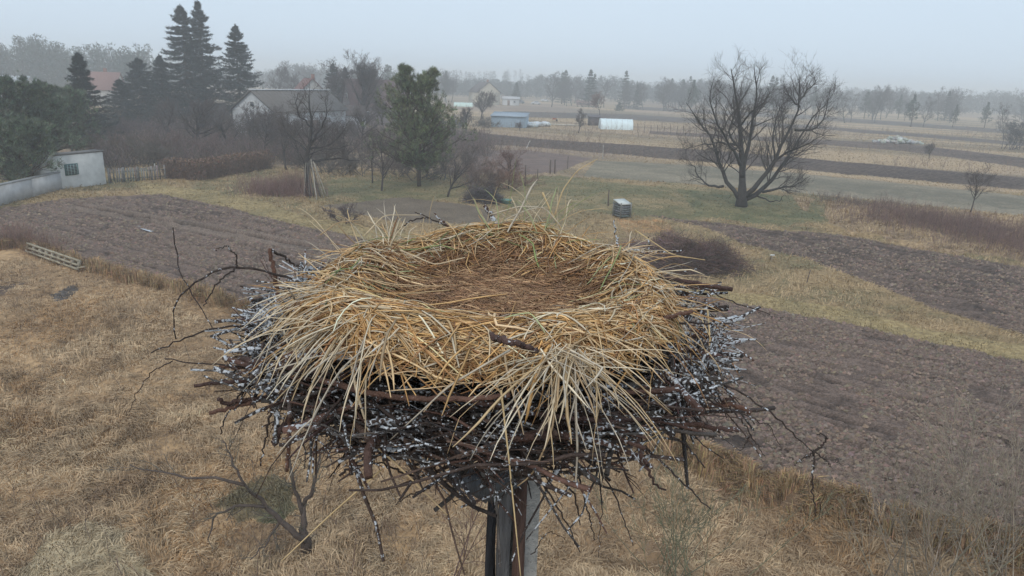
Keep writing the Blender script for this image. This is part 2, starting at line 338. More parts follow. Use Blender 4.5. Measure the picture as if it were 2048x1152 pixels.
tag(mb.build('puddle', mat('water', col=(.35, .37, .4), rough=.08, namt=.1, spec=1.0)), kind='structure')
mb = MB(); mb.add([(-1500, -55, -.6), (1500, -55, -.6), (1500, 1460, -.6), (-1500, 1460, -.6)], [[0, 1, 2, 3]], (.3, .22, .14, 0))
tag(mb.build('ground', TURF), kind='structure')

def clods(n, y0, y1, keys, tint):
    y = np.exp(rng.random(n)*(math.log(y1)-math.log(y0))+math.log(y0)); x = (rng.random(n)*1.75-.9)*y; k = np.zeros(n, bool)
    for q in keys: k |= zmask(q, x, y, .6)
    rl = np.stack([x, y], 1)-fa; f_ = rl@fd; c_ = np.abs(rl@np.array([-fd[1], fd[0]])); k &= ~((f_ > 0) & (f_ < 32) & (c_ < .9)); rp_ = np.abs(((x*FN[0]+y*FN[1]) % 1.5)-.75); k &= (rp_ > .12) | (rng.random(n) < .3)
    k &= (fbm(x/1.6, y/1.6, 55) > .36); x, y = x[k], y[k]; n = len(x); r = (.018+.05*rng.random(n)**2.2)*(1+y/60); a = rng.random(n)*6.28; zz = ground_z(x, y)
    base = np.stack([np.stack([x+r*1.3*np.cos(a+j*1.571)*(.6+.6*rng.random(n)), y+r*1.0*np.sin(a+j*1.571)*(.6+.6*rng.random(n)), zz-.01+r*.25*rng.random(n)], 1) for j in range(4)]+[np.stack([x+r*.3*rng.normal(size=n), y+r*.3*rng.normal(size=n), zz+r*(.6+.6*rng.random(n))], 1)], 1)
    b = np.arange(n)[:, None]*5; F = np.concatenate([b+np.array([[j, (j+1) % 4, 4]]) for j in range(4)]); c = vary(tint, n, .2); mb = MB(); mb.add(base.reshape(-1, 3), F, np.repeat(c, 5, 0)); return mb
tag(clods(260000, 11, 60, ('fieldA', 'fieldD'), (.195, .142, .11)).build('soil_clods', mat('clod', attr=True, rough=.95, nscale=20, namt=.25)), 'loose clods of brown soil over the ploughed fields', 'soil', kind='stuff')

# ------------------------------------------------------------ grass
def scatter(n, y0, y1, smin=-.85, smax=.85, pw=1.0):
    y = np.exp(rng.random(n)*(math.log(y1)-math.log(y0))+math.log(y0)); s_ = rng.random(n)*(smax-smin)+smin
    return s_*y, y
def grass_strips(x, y, L, Wd, lean, colr, flowscale=1.3, seed=3, jit=.5):
    n = len(x); fa = fbm(x/flowscale, y/flowscale, seed, 2)*4*math.pi+rng.normal(size=n)*jit
    d = np.stack([np.cos(fa), np.sin(fa)], 1); zz = ground_z(x, y)
    h = L*np.cos(lean); r = L*np.sin(lean)
    P0 = np.stack([x, y, zz-.02], 1); P1 = P0+np.stack([d[:, 0]*r*.35, d[:, 1]*r*.35, h*.75+.02], 1); P2 = P0+np.stack([d[:, 0]*r, d[:, 1]*r, h*.8], 1)
    pr = rng.normal(size=(n, 3))*[1, 1, .4]; pr /= np.linalg.norm(pr, axis=1, keepdims=True)
    wv = pr*Wd[:, None]/2
    V = np.stack([P0-wv, P0+wv, P1-wv, P1+wv, P2-wv*.4, P2+wv*.4], 1).reshape(-1, 3); b = np.arange(n)[:, None]*6
    F = np.concatenate([b+np.array([[0, 1, 3, 2]]), b+np.array([[2, 3, 5, 4]])]); mb = MB(); mb.add(V, F, np.repeat(colr, 6, 0)); return mb
x, y = scatter(520000, 9.5, 34); k = zmask('meadow', x, y, .7) & ~((zmask('mud1', x, y, 2) | zmask('mud2', x, y, 2)) & (rng.random(len(x)) < .85)); x = x[k]; y = y[k]; n = len(x)
t = fbm(x/2.2, y/2.2, 21)*.45+fbm(x/.5, y/.5, 22)*.3+fbm(x/6, y/6, 23)*.25; t2 = fbm(x/3.5, y/3.5, 31)
C = lerp((.26, .17, .10), (.60, .44, .275), (t-.34)*3.2)
org = np.clip((t2-.52)*6, 0, 1)[:, None]*(rng.random((n, 1)) < .4); C = C*(1-org)+np.array([.42, .25, .12])*org
gp = zmask('greenpatch', x, y, 2); C[gp] = C[gp]*.35+np.array([.07, .085, .045])*.65
hpk = zmask('heap', x, y); C[hpk] = C[hpk]*.45+np.array([.50, .42, .28])*.55
dk = np.zeros(n, bool)
for (px, py, r) in ((330, 880, .5), (345, 905, .4), (322, 905, .35), (590, 880, .4), (420, 1040, .6), (520, 1080, .8), (60, 740, .6), (800, 1080, .5), (1300, 1100, .6)):
    g = gr(px, py); dk |= ((x-g[0])**2+(y-g[1])**2) < (r*(0.6+.8*rng.random(n)))**2
C = np.append(C*(1+rng.normal(size=(n, 1))*.16), np.zeros((n, 1)), 1); C = np.clip(C, .02, .7)
keep = ~dk | (rng.random(n) < .25)
C[dk, :3] *= np.array([.62, .6, .62])
x, y, C = x[keep], y[keep], C[keep]; n = len(x)
fl_ = np.clip((fbm(x/2.8, y/2.8, 42)-.4)*4, 0, 1); L = (.12+.30*rng.random(n))*(.4+1.1*fbm(x/.7, y/.7, 41))*(.7+.5*fl_); lean = np.clip(rng.normal(1.4-.45*fl_, .25, n), .2, 1.54)
tag(grass_strips(x, y, L, .007+.008*rng.random(n)+y*.0003, lean, C, .8).build('dry_grass', GRASS), 'matted dry tan grass covering the near meadow below the nest', 'grass', kind='stuff')
xs, ys = scatter(1500, 10, 32); rng = np.random.default_rng(61); ks = zmask('meadow', xs, ys, .7) & (fbm(xs/3, ys/3, 77) > .5); xs, ys = xs[ks], ys[ks]; n_ = len(xs); Pq = np.stack([xs, ys, ground_z(xs, ys)-.05], 1); Dq = rng.normal(size=(n_, 3))*.35+np.array([0, 0, 1.]); Lq = .4+.8*rng.random(n_); Aq, Rq = grow(Pq, Dq, Lq, np.full(n_, .006), 5, .12, 0, .4); wm = MB(); wm.tubes(Aq, Rq, 3, vary((.14, .10, .075), n_, .3))
cq = children(Aq, Rq, Lq, 4, .3, 1, .6, .4, .7); Bq, R2q = grow(cq[0], cq[1], cq[2], np.maximum(cq[3], .003), 3, .1, 0, .5); wm.tubes(Bq, R2q, 3, vary((.16, .12, .09), len(Bq), .3))
tag(wm.build('dead_weeds', GRASS), 'thin dead weed stalks standing in the near meadow', 'weeds', kind='stuff')
# standing tufts along the ploughed edge
ed = [gr(*p) for p in ((-60, 505), (50, 496), (150, 532), (430, 604), (700, 695), (1000, 796), (1290, 890), (1400, 940), (1640, 1026), (1800, 1070), (2048, 1120), (2300, 1175))]
def along(pts, n, wd):
    pts = np.array(pts)[:, :2]; seg = np.linalg.norm(np.diff(pts, axis=0), axis=1); c = np.concatenate([[0], np.cumsum(seg)])/seg.sum(); t = rng.random(n)
    X = np.interp(t, c, pts[:, 0]); Y = np.interp(t, c, pts[:, 1]); o = rng.normal(size=(n, 2))*wd; return X+o[:, 0], Y+o[:, 1], t
x, y, t = along(ed, 130000, .20); k = rng.random(len(x)) < np.clip((x+4)/5, .3, 1); x, y = x[k], y[k]; n = len(x)
cl = fbm(x/.5, y/.5, 51); k = cl > .38; x, y, cl = x[k], y[k], cl[k]; n = len(x)
C = vary((.33, .22, .12), n, .3); L = (.2+.5*rng.random(n))*(.5+cl); lean = np.abs(rng.normal(.5, .35, n))
tag(grass_strips(x, y, L, .01+.01*rng.random(n), lean, C, .8).build('grass_verge', GRASS), 'tall brown grass verge along the near edge of the big ploughed field', 'grass', kind='stuff')
# far grass tufts, strips and brush
x, y = scatter(300000, 22, 210, -.85, .85); zz = np.zeros(len(x), bool)
soilm = np.zeros(len(x), bool)
for q in ('fieldA', 'fieldD', 'fieldH', 'bed', 'fieldF', 'meadow', 'stripB', 'stripC', 'fieldG'): soilm |= zmask(q, x, y, .6)
x, y = x[~soilm], y[~soilm]; n = len(x); cl = fbm(x/1.5, y/1.5, 61)
gm = zmask('green1', x, y, 3) | zmask('green2', x, y, 2); yl = zmask('yellow', x, y, 1.2); br = zmask('brush', x, y, 3); gm &= ~br
C = lerp((.26, .19, .11), (.44, .32, .19), (cl-.3)*3); C[gm] = lerp((.13, .12, .055), (.29, .225, .115), (cl-.3)*2.6)[gm]; C[yl] = lerp((.24, .19, .10), (.37, .285, .15), (cl-.3)*3)[yl]
C = np.append(np.clip(C*(1+rng.normal(size=(n, 1))*.15), .02, .7), np.zeros((n, 1)), 1)
L = (.10+.2*rng.random(n))*(.5+cl)*(1+y/170)*np.where(y > 75, .55, 1); L[gm] *= .45; L[yl] *= .6; L[br] *= 1.5
tag(grass_strips(x, y, L, .008+y*.0006, np.clip(rng.normal(1.1, .3, n), 0, 1.5), C, 2).build('field_grass', GRASS), 'grass tufts over the strips between the ploughed fields', 'grass', kind='stuff')

# ------------------------------------------------------------ vegetation builders
def build_levels(levels, nm_trunk, root, colT, colC, split=2, sides=(8, 6, 4, 3, 3, 3)):
    a = MB(); b = MB()
    for i, (P, R) in enumerate(levels):
        if len(P) == 0: continue
        c = colT if i < split else colC
        (a if i < split else b).tubes(P, R, sides[min(i, 5)] if sides[min(i, 5)] != 8 else 6, vary(c, len(P), .12))
    a.build('trunk', BARK, root, smooth=True)
    if b.v: b.build('crown', TWIG, root)
def bare_levels(H, spread=1.0, r=.15, n=(7, 7, 6, 4), clear=.25, stems=1, ang=.8, up=.06, seed=0, fine=1.0, crook=.1):
    global rng; rng = np.random.default_rng(seed)
    P = np.zeros((stems, 3)); P[:, :2] = rng.normal(size=(stems, 2))*.08*(stems > 1); D = np.tile([0, 0, 1.], (stems, 1))+rng.normal(size=(stems, 3))*(.08 if stems == 1 else .45*spread)
    P[:, 2] = -.1
    L = np.full(stems, H*.72)*(.8+.3*rng.random(stems)); R = np.full(stems, r)
    out = []; p, rad = grow(P, D, L, R, 8, crook*.7, .04, .3); out.append((p, rad)); La = L
    prm = [(n[0], clear, .98, ang, .62*spread), (n[1], .2, 1., ang*.9, .62), (n[2], .15, 1., .75, .62), (n[3], .1, 1., .7, .6)]
    for i, (c, t0, t1, an, ra) in enumerate(prm):
        if c == 0: break
        q = children(out[-1][0], out[-1][1], La, c, t0, t1, an, ra, .62 if i == 0 else .55, taper=.45 if i == 0 else .4)
        rr = np.maximum(q[3], .006*fine); p, rad = grow(q[0], q[1], q[2], rr, [7, 5, 4, 3][i], crook*(1+.3*i), up, .4); out.append((p, rad)); La = q[2]
    return out
def conifer_needles(mb, P, D, spread, L, Wd, colr, n):
    """n blades around each point P with axis D"""
    N = len(P); Pn = np.repeat(P, n, 0)+rng.normal(size=(N*n, 3))*spread*.25; d = np.repeat(D, n, 0)+rng.normal(size=(N*n, 3))*.6
    c = np.repeat(vary(colr, N, .38), n, 0)*(1+rng.normal(size=(N*n, 1))*.15); c[:, 3] = 0
    mb.blades(Pn, d, L*(.6+.8*rng.random(N*n)), Wd, np.clip(c, .005, .6))
def spruce_mesh(H, Wd, colr, seed, nb=260, root=None, droop=.35, base=.06):
    global rng; rng = np.random.default_rng(seed)
    t = MB(); tp = np.linspace([0, 0, -.1], [rng.normal()*.2, rng.normal()*.2, H], 9)[None]; t.tubes(tp, np.linspace(H*.017, .02, 9)[None], 6, (.09, .07, .06, 0))
    u = base+(1-base)*np.linspace(0, 1, nb)*.985; nw = nb//6; u = np.clip(np.round((u-base)*nw)/nw+base+rng.normal(size=nb)*.018, base, .99); az = np.arange(nb)*2.39996+rng.normal(size=nb)*.3
    L = Wd/2*1.38*(1-u)**.92*(.45+.75*rng.random(nb))*np.where(u < .15, .7+2*u, 1)+.12; K = 7; tt = np.linspace(0, 1, K)
    dr = droop*(1-.55*u)
    rr = L[:, None]*tt; zz = (H*u)[:, None]+L[:, None]*(-dr[:, None]*1.6*tt+dr[:, None]*1.25*tt**2.4+.1*(u[:, None] > .85)*tt*3)
    P = np.stack([rr*np.cos(az)[:, None], rr*np.sin(az)[:, None], zz], -1); t.tubes(P, (L*.012+.008)[:, None]*np.linspace(1, .3, K)[None], 3, (.08, .065, .055, 0))
    t.build('trunk', BARK, root)
    mb = MB(); n = 11
    f = rng.random((nb, n*3))**.7*.88+.12; i = np.minimum((f*(K-1)).astype(int), K-2); fr = f*(K-1)-i; ii = np.arange(nb)[:, None]
    pos = P[ii, i]*(1-fr[..., None])+P[ii, i+1]*fr[..., None]; T = P[ii, i+1]-P[ii, i]; T /= np.linalg.norm(T, axis=2, keepdims=True)
    side = np.cross(T, [0, 0, 1.])*np.where(rng.random((nb, n*3, 1)) < .5, 1, -1); lat = (L[:, None]*(.17)*(1.05-f)+.08)[..., None]*rng.random((nb, n*3, 1))
    pos = pos+side*lat; pos[..., 2] -= lat[..., 0]*.35; D = T*.8+side*.7+np.array([0, 0, -.35])
    conifer_needles(mb, pos.reshape(-1, 3), D.reshape(-1, 3), .3, H*.013+.1, H*.0024+.025, colr, 6)
    tip = P[:, -1]; conifer_needles(mb, tip, T[:, -1]*1.5+np.array([0, 0, .25]), .1, H*.02+.12, .09, colr, 6)
    topn = np.stack([np.zeros(30), np.zeros(30), H*(.93+.08*rng.random(30))], 1); conifer_needles(mb, topn, np.tile([0, 0, 1.2], (30, 1)), .1, .35, .08, colr, 3)
    mb.build('crown', NEEDLE, root)
def pine_mesh(H, Wd, colr, seed, tops=2, root=None, nb=70, base=.14):
    global rng; rng = np.random.default_rng(seed)
    K = 9; ends = [(rng.normal()*Wd*.05+(j-(tops-1)/2)*Wd*.2, rng.normal()*Wd*.08, H*(1-.05*j*rng.random())) for j in range(tops)]
    lv = []; Pt = []
    for e in ends:
        q = np.linspace(0, 1, K)[:, None]; ex = np.array(e)[None]*np.concatenate([np.maximum(0, q-.35)/.65, np.maximum(0, q-.35)/.65, q], 1); ex[0, 2] = -.1; Pt.append(ex)
    Pt = np.array(Pt); Rt = np.linspace(H*.016+.03, .03, K)[None].repeat(tops, 0); t = MB(); t.tubes(Pt, Rt, 6, (.10, .075, .06, 0))
    n = nb//tops; u = base+(1-base)*rng.random((tops, n)); f = u*(K-1); i = np.minimum(f.astype(int), K-2); fr = f-i; ii = np.arange(tops)[:, None]
    p = (Pt[ii, i]*(1-fr[..., None])+Pt[ii, i+1]*fr[..., None]).reshape(-1, 3); uu = u.ravel(); az = rng.random(len(p))*2*math.pi
    prof = np.interp(uu, [0, .12, .3, .6, .85, 1], [.5, .9, 1., .74, .38, .1]); L = Wd/2*prof*(.3+.9*rng.random(len(p)))/1.0
    el = .05+uu*.9; D = np.stack([np.cos(az)*np.cos(el), np.sin(az)*np.cos(el), np.sin(el)], 1)
    P1, R1 = grow(p, D, L, L*.018+.012, 6, .1, .07, .35); t.tubes(P1, R1, 4, (.09, .07, .055, 0))
    c = children(P1, R1, L, 6, .25, 1, .7, .42, .5, taper=.3); P2, R2 = grow(c[0], c[1], c[2]+.15, c[3], 4, .1, .1, .4); t.tubes(P2, R2, 3, (.09, .07, .055, 0))
    t.build('trunk', BARK, root); mb = MB()
    c = children(P2, R2, c[2]+.15, 4, .3, 1., .8, .5, .5); P3, R3 = grow(c[0], c[1], c[2]+.12, c[3], 2, .1, .2, .5)
    pos = np.concatenate([P3[:, 1], P3[:, 2], P2[:, -1]]); d = np.concatenate([P3[:, 2]-P3[:, 0], P3[:, 2]-P3[:, 0], P2[:, -1]-P2[:, -2]]); d /= np.linalg.norm(d, axis=1, keepdims=True)+1e-9; d[:, 2] += .35
    conifer_needles(mb, pos, d, .2, .24, .035, colr, 9)
    tt = np.repeat(Pt[:, -1], 20, 0)+rng.normal(size=(20*tops, 3))*[.16, .16, .35]; conifer_needles(mb, tt, np.tile([0, 0, 1.3], (len(tt), 1)), .15, .28, .04, colr, 8)
    mb.build('crown', NEEDLE, root)
def bare_tree(name, px, py, pt, label, group=None, seed=1, colT=(.085, .07, .062), colC=(.13, .10, .09), scale_to=True, cat='bare tree', **kw):
    g = gr(px, py); H = top_h(px, py, pt); root = empty(name, tuple(g), label, cat, group)
    n_ = kw.pop('n', (7, 7, 6, 4)); kw['n'] = (int(n_[0]*1.5), n_[1]+1, n_[2], max(n_[3]-2, 2)); kw['fine'] = max(1, g[1]*.026)
    lv = bare_levels(H, seed=seed, **kw)
    zt = max(p[..., 2].max() for p, _ in lv); f = H/zt; lv = [(p*f, r) for p, r in lv]
    build_levels(lv, 'trunk', root, colT, colC); return root

# ------------------------------------------------------------ buildings
def rot(v, a): return (v[0]*math.cos(a)-v[1]*math.sin(a), v[0]*math.sin(a)+v[1]*math.cos(a))
def gable_house(name, loc, rz, L, Wd, hw, hr, wallc, roofc, label, cat='house', group=None, chimney=None, windows=(), door=None, ridge_cap=None, over=.35, th=.14):
    """ridge along local x; windows: (side, u, z, w, h) side in 'f','b','l','r'"""
    root = empty(name, tuple(loc), label, cat, group, rz); x, y = L/2, Wd/2
    mb = MB(); v = [(-x, -y, -.2), (x, -y, -.2), (x, y, -.2), (-x, y, -.2), (-x, -y, hw), (x, -y, hw), (x, y, hw), (-x, y, hw), (-x, 0, hr-.02), (x, 0, hr-.02)]
    mb.add(v, [[0, 1, 5, 4], [2, 3, 7, 6], [1, 2, 6, 5], [3, 0, 4, 7]], wallc); mb.add([v[4], v[7], v[8], v[5], v[6], v[9]], [[0, 2, 1], [3, 4, 5]], wallc)
    mb.build('wall', PAINT, root)
    mb = MB(); sl_ = (hr-hw)/y; ey = y+over; ez = hr-sl_*ey
    for s in (-1, 1):
        a = [(-x-over, 0, hr), (x+over, 0, hr), (x+over, s*ey, ez), (-x-over, s*ey, ez)]; b = [(p[0], p[1], p[2]+th) for p in a]; q = a+b
        mb.add(q, [[0, 1, 2, 3], [7, 6, 5, 4], [0, 3, 7, 4], [3, 2, 6, 7], [2, 1, 5, 6]], roofc)
        n = int(L/.9)
        for k in range(n+1):
            xx = -x-over+.02+(L+2*over-.04)*k/n; mb.beam((xx, s*.05, hr+th+.01-.05*sl_), (xx, s*ey, ez+th+.01), .06, .05, roofc)
    rf = mb.build('roof', PAINT, root)
    if ridge_cap: mb = MB(); mb.beam((-x-over, 0, hr+th+.04), (x+over, 0, hr+th+.04), .45, .16, ridge_cap); mb.build('ridge_cap', PAINT, rf)
    if chimney: mb = MB(); mb.box((chimney[0], chimney[1], hr+.3), (.7, .7, 1.6), col=(.25, .12, .09, 0)); mb.box((chimney[0], chimney[1], hr+1.14), (.85, .85, .1), col=(.3, .28, .26, 0)); mb.build('chimney', PAINT, rf)
    for (sd_, u, zz, ww, hh) in windows:
        fr = MB(); pn = MB()
        if sd_ in 'fb': s = -1 if sd_ == 'f' else 1; c = (u, s*(y+.03), zz); sz = (ww, .08, hh); ps = (ww-.16, .1, hh-.16)
        else: s = -1 if sd_ == 'l' else 1; c = (s*(x+.03), u, zz); sz = (.08, ww, hh); ps = (.1, ww-.16, hh-.16)
        fr.box(c, sz, col=(.6, .6, .58, 0)); pn.box(c, ps, col=(.05, .06, .07, 0)); w_ = fr.build('window', PAINT, root); pn.build('pane', GLASS, w_)
    if door:
        sd_, u, ww, hh = door; d = MB(); s = -1
        if sd_ == 'f': d.box((u, -(y+.03), hh/2), (ww, .08, hh), col=(.2, .12, .08, 0))
        else: s = -1 if sd_ == 'l' else 1; d.box((s*(x+.03), u, hh/2), (.08, ww, hh), col=(.2, .12, .08, 0))
        d.build('door', PAINT, root)
    return root
GLASS = mat('window_glass', col=(.05, .06, .07), rough=.15, namt=.05, spec=.6)
A = at(503, 184, 104); B = at(652, 180, 120); d = (B-A)[:2]; Ln = np.linalg.norm(d); c = (A+B)[:2]/2
gable_house('barn', (c[0], c[1], 0), math.atan2(d[1], d[0]), Ln, 7.6, 4.3, (A[2]+B[2])/2, (.50, .51, .52, 0), (.15, .135, .125, 0), 'long white barn with grey brown roof and pale ridge behind the fruit trees', 'barn', ridge_cap=(.6, .6, .6, 0), windows=(('f', -4, 2.2, 1.2, 1.2), ('f', 3, 2.2, 1.2, 1.2), ('l', 0, 5.2, .8, .8)), door=('f', 0, 2.6, 2.8))
g = at(618, 190, 175); gable_house('red_roof_house', (g[0], g[1], 0), math.radians(-62), 9, 8, 4.5, 8.6, (.5, .48, .45, 0), (.20, .105, .095, 0), 'pale house with red gable roof just behind the barn ridge', chimney=(1.5, .8), windows=(('l', 0, 6, 1, 1.2), ('f', -2, 2, 1.2, 1.2)))
g = at(752, 200, 150); gable_house('brown_roof_house', (g[0], g[1], 0), math.radians(25), 12, 9, 4, 8.9, (.2, .17, .17, 0), (.13, .085, .085, 0), 'dark brown roofed house left of the tall pine', chimney=(-2, .7), windows=(('f', -3, 2.2, 1.2, 1.3), ('l', 0, 5.6, 1, 1.1)))
g = at(665, 240, 128); gable_house('lean_shed', (g[0]+2, g[1], 0), math.radians(20), 7, 5, 3.0, 4.4, (.58, .57, .58, 0), (.11, .09, .085, 0), 'small white outbuilding at the right end of the long barn', 'outbuilding', windows=(('f', 1, 1.6, .9, .9),))
g = gr(968, 208); gable_house('pale_house', (g[0], g[1], 0), math.radians(-70), 13, 10, 5, 9.0, (.52, .47, .38, 0), (.13, .11, .11, 0), 'cream house with dark gable roof far behind the pine', chimney=(2, .8), windows=(('l', -2, 2, 1.3, 1.4), ('l', 2, 2, 1.3, 1.4), ('l', 0, 6, 1.2, 1.2)))
g = gr(1014, 210); gable_house('white_outbuilding', (g[0]+1.5, g[1], 0), math.radians(5), 7, 4, 2.6, 3.4, (.6, .6, .6, 0), (.45, .45, .46, 0), 'small white outbuilding to the right of the cream house', 'outbuilding', door=('f', -1, 1, 2), windows=(('f', 1.5, 1.5, .9, .9),))
g = at(205, 178, 190); gable_house('pink_roof_house', (g[0], g[1], 0), math.radians(10), 9, 8, 4.2, 8.3, (.5, .48, .46, 0), (.24, .14, .125, 0), 'house with faded red roof between the two dark spruces at left', chimney=(1, .6), windows=(('f', -2, 2, 1.2, 1.2),))
g = at(22, 176, 180); gable_house('grey_roof_house', (g[0]-1, g[1], 0), math.radians(6), 11, 8, 3.6, 6.7, (.5, .5, .5, 0), (.42, .44, .47, 0), 'pale grey roofed house at the far left above the pines', windows=(('f', 0, 2, 1.2, 1.2),))
# white wall and shed at the left
WALLM = mat('plaster', attr=True, rough=.9, nscale=1.6, namt=.16, bump=.3, bscale=20)
p0 = gr(-170, 455); p1 = gr(122, 379); p2 = gr(213, 367); hL = top_h(120, 379, 313); hR = top_h(205, 367, 304)
root = empty('plaster_shed', tuple((p1+p2)/2), 'whitewashed shed with a small teal barred window at the left under the pines', 'shed')
def loc_(p): return np.array(p)-(p1+p2)/2
e = (p2-p1)/np.linalg.norm(p2-p1); nrm = np.array([-e[1], e[0], 0.])*1.1
mb = MB(); q = [loc_(p1)-e*1.2, loc_(p2), loc_(p2)+nrm, loc_(p1)+nrm-e*1.2]; tops = [hL, hR, hR, hL]
v = [tuple(a-np.array([0, 0, .2])) for a in q]+[(a[0], a[1], t_) for a, t_ in zip(q, tops)]
mb.add(v, [[0, 1, 5, 4], [1, 2, 6, 5], [2, 3, 7, 6], [3, 0, 4, 7], [4, 5, 6, 7]], (.56, .55, .52, 0)); mb.build('wall', WALLM, root)
mb = MB(); t4 = [np.array([a[0], a[1], t_+.03]) for a, t_ in zip(q, tops)]; cc = sum(t4)/4; t4 = [cc+(a-cc)*1.05 for a in t4]
mb.add([tuple(a) for a in t4]+[tuple(a+np.array([0, 0, .1])) for a in t4], [[3, 2, 1, 0], [4, 5, 6, 7], [0, 1, 5, 4], [1, 2, 6, 5], [2, 3, 7, 6], [3, 0, 4, 7]], (.16, .15, .14, 0)); mb.build('roof', PAINT, root)
wc = loc_(p1)+e*np.linalg.norm(p2-p1)*.27; nn = np.array([e[1], -e[0], 0]); rz = math.atan2(e[1], e[0])
fr = MB(); fr.box(wc+nn*.04+np.array([0, 0, 1.5]), (1.15, .07, .9), rz, (.06, .14, .13, 0)); wn = fr.build('window', PAINT, root)
pn = MB(); pn.box(wc+nn*.05+np.array([0, 0, 1.5]), (.95, .08, .72), rz, (.04, .07, .07, 0)); pn.build('pane', GLASS, wn)
br = MB()
for k in range(6): br.box(wc+nn*.12+np.array([0, 0, 1.2+k*.12]), (1.0, .03, .025), rz, (.3, .42, .40, 0))
for k in range(4): br.box(wc+nn*.15+e*(-.4+k*.27)+np.array([0, 0, 1.5]), (.03, .03, .8), rz, (.3, .42, .40, 0))
br.build('window_bars', PAINT, wn)
root = empty('garden_wall', tuple(p0), 'low whitewashed wall running left from the shed under the pine branches', 'wall')
mb = MB(); ew = (p1-p0); lw = np.linalg.norm(ew); ew /= lw; n_ = 4
for k in range(n_):
    a = ew*lw*k/n_; b = ew*(lw*(k+1)/n_-.004); mb.beam(a+np.array([0, 0, .62]), b+np.array([0, 0, .62]), .28, 1.5, (.47, .47, .47, 0))
mb.build('wall_panel', WALLM, root); mb = MB(); mb.beam(np.array([0, 0, 1.41]), ew*lw+np.array([0, 0, 1.41]), .36, .08, (.3, .3, .3, 0)); mb.build('coping', WALLM, root)
# grey metal shed
g0 = gr(985, 253); g1 = gr(1048, 257); zt = top_h(1000, 253, 226)
root = empty('metal_shed', tuple((g0+g1)/2), 'grey blue metal shed with a sloping roof in the fields', 'shed', rz=math.radians(-8))
Lx = np.linalg.norm(g1-g0); hh = zt*.88
mb = MB(); mb.add([(-Lx/2, 0, 0), (Lx/2, 0, 0), (Lx/2, 5, 0), (-Lx/2, 5, 0), (-Lx/2, 0, hh*.9), (Lx/2, 0, hh*.9), (Lx/2, 5, hh*1.15), (-Lx/2, 5, hh*1.15)], [[0, 1, 5, 4], [1, 2, 6, 5], [2, 3, 7, 6], [3, 0, 4, 7]], (.33, .42, .50, 0))
for k in range(19): mb.box((-Lx/2+.2+k*(Lx-.4)/18, -.02, hh*.44), (.05, .04, hh*.86), col=(.29, .37, .45, 0))
mb.build('wall', PAINT, root)
mb = MB(); mb.add([(-Lx/2-.2, -.3, hh*.9), (Lx/2+.2, -.3, hh*.9), (Lx/2+.2, 5.2, hh*1.17), (-Lx/2-.2, 5.2, hh*1.17), (-Lx/2-.2, -.3, hh*.9+.1), (Lx/2+.2, -.3, hh*.9+.1), (Lx/2+.2, 5.2, hh*1.17+.1), (-Lx/2-.2, 5.2, hh*1.17+.1)], [[3, 2, 1, 0], [4, 5, 6, 7], [0, 1, 5, 4], [1, 2, 6, 5], [3, 0, 4, 7], [2, 3, 7, 6]], (.30, .36, .42, 0)); mb.build('roof', PAINT, root)
mb = MB(); mb.box((Lx*.3, -.05, hh*.36), (1.6, .06, hh*.7), col=(.26, .33, .4, 0)); mb.build('door', PAINT, root)
# polytunnels
def tunnel(name, px0, px1, py, pt, label, depth, cl, rz=0):
    a = gr(px0, py); b = gr(px1, py+(px1-px0)*.02); H = top_h((px0+px1)/2, py, pt); L = np.linalg.norm(b-a); root = empty(name, tuple((a+b)/2+np.array([0, depth/2, 0])), label, 'greenhouse', rz=rz)
    n = 15; th = np.linspace(0, math.pi, n); pr = [(-math.cos(t)*depth/2, math.sin(t)**.8*H) for t in th]; mb = MB(); V = []; k = 13
    for i in range(k):
        for (yy, zz) in pr: V.append((-L/2+L*i/(k-1), yy, zz*(1-.02*(i % 2))))
    F = [[i*n+j, i*n+j+1, (i+1)*n+j+1, (i+1)*n+j] for i in range(k-1) for j in range(n-1)]; mb.add(V, F, cl); mb.build('cover', POLY, root, smooth=True)
    for s in (1, -1):
        mb = MB(); mb.add([(s*L/2*.999, 0, 0)]+[(s*L/2*.999, yy, zz*.99) for yy, zz in pr], [[0, j+1, j+2] for j in range(n-1)], cl); ew_ = mb.build('end_wall', POLY, root)
    mb = MB(); mb.box((-L/2-.04, 0, H*.38), (.05, .9, H*.72), col=(.45, .48, .5, 0)); mb.build('door', PAINT, ew_)
    if 0: pass
    mb = MB()
    for i in range(0, k, 2): mb.tubes(np.array([[(-L/2+L*i/(k-1), yy*1.01, zz*1.01+.01) for yy, zz in pr]]), np.full((1, n), .04), 4, (.5, .52, .54, 0))
    mb.build('hoop', PAINT, root); return root
POLY = mat('film', attr=True, rough=.45, nscale=1.5, namt=.08, spec=.4)
tunnel('polytunnel', 1203, 1264, 259, 238, 'white plastic greenhouse tunnel right of centre in the fields', 4.5, (.68, .78, .80, 0))
tunnel('polytunnel', 908, 944, 213, 205, 'pale green plastic greenhouse tunnel behind the pine near the cream house', 5, (.55, .68, .62, 0))
g = gr(1189, 252); root = empty('wooden_hut', tuple(g+np.array([0, 2, 0])), 'small dark wooden hut touching the left end of the white greenhouse tunnel', 'hut')
mb = MB()
for k in range(14): mb.box((-1.3+k*.2, -1, 1.), (.185, .05, 2.0), col=vary((.10, .085, .09), 1, .15)[0])
mb.box((0, .3, .97), (2.7, 2.4, 1.94), col=(.08, .07, .07, 0)); mb.build('wall', PAINT, root)
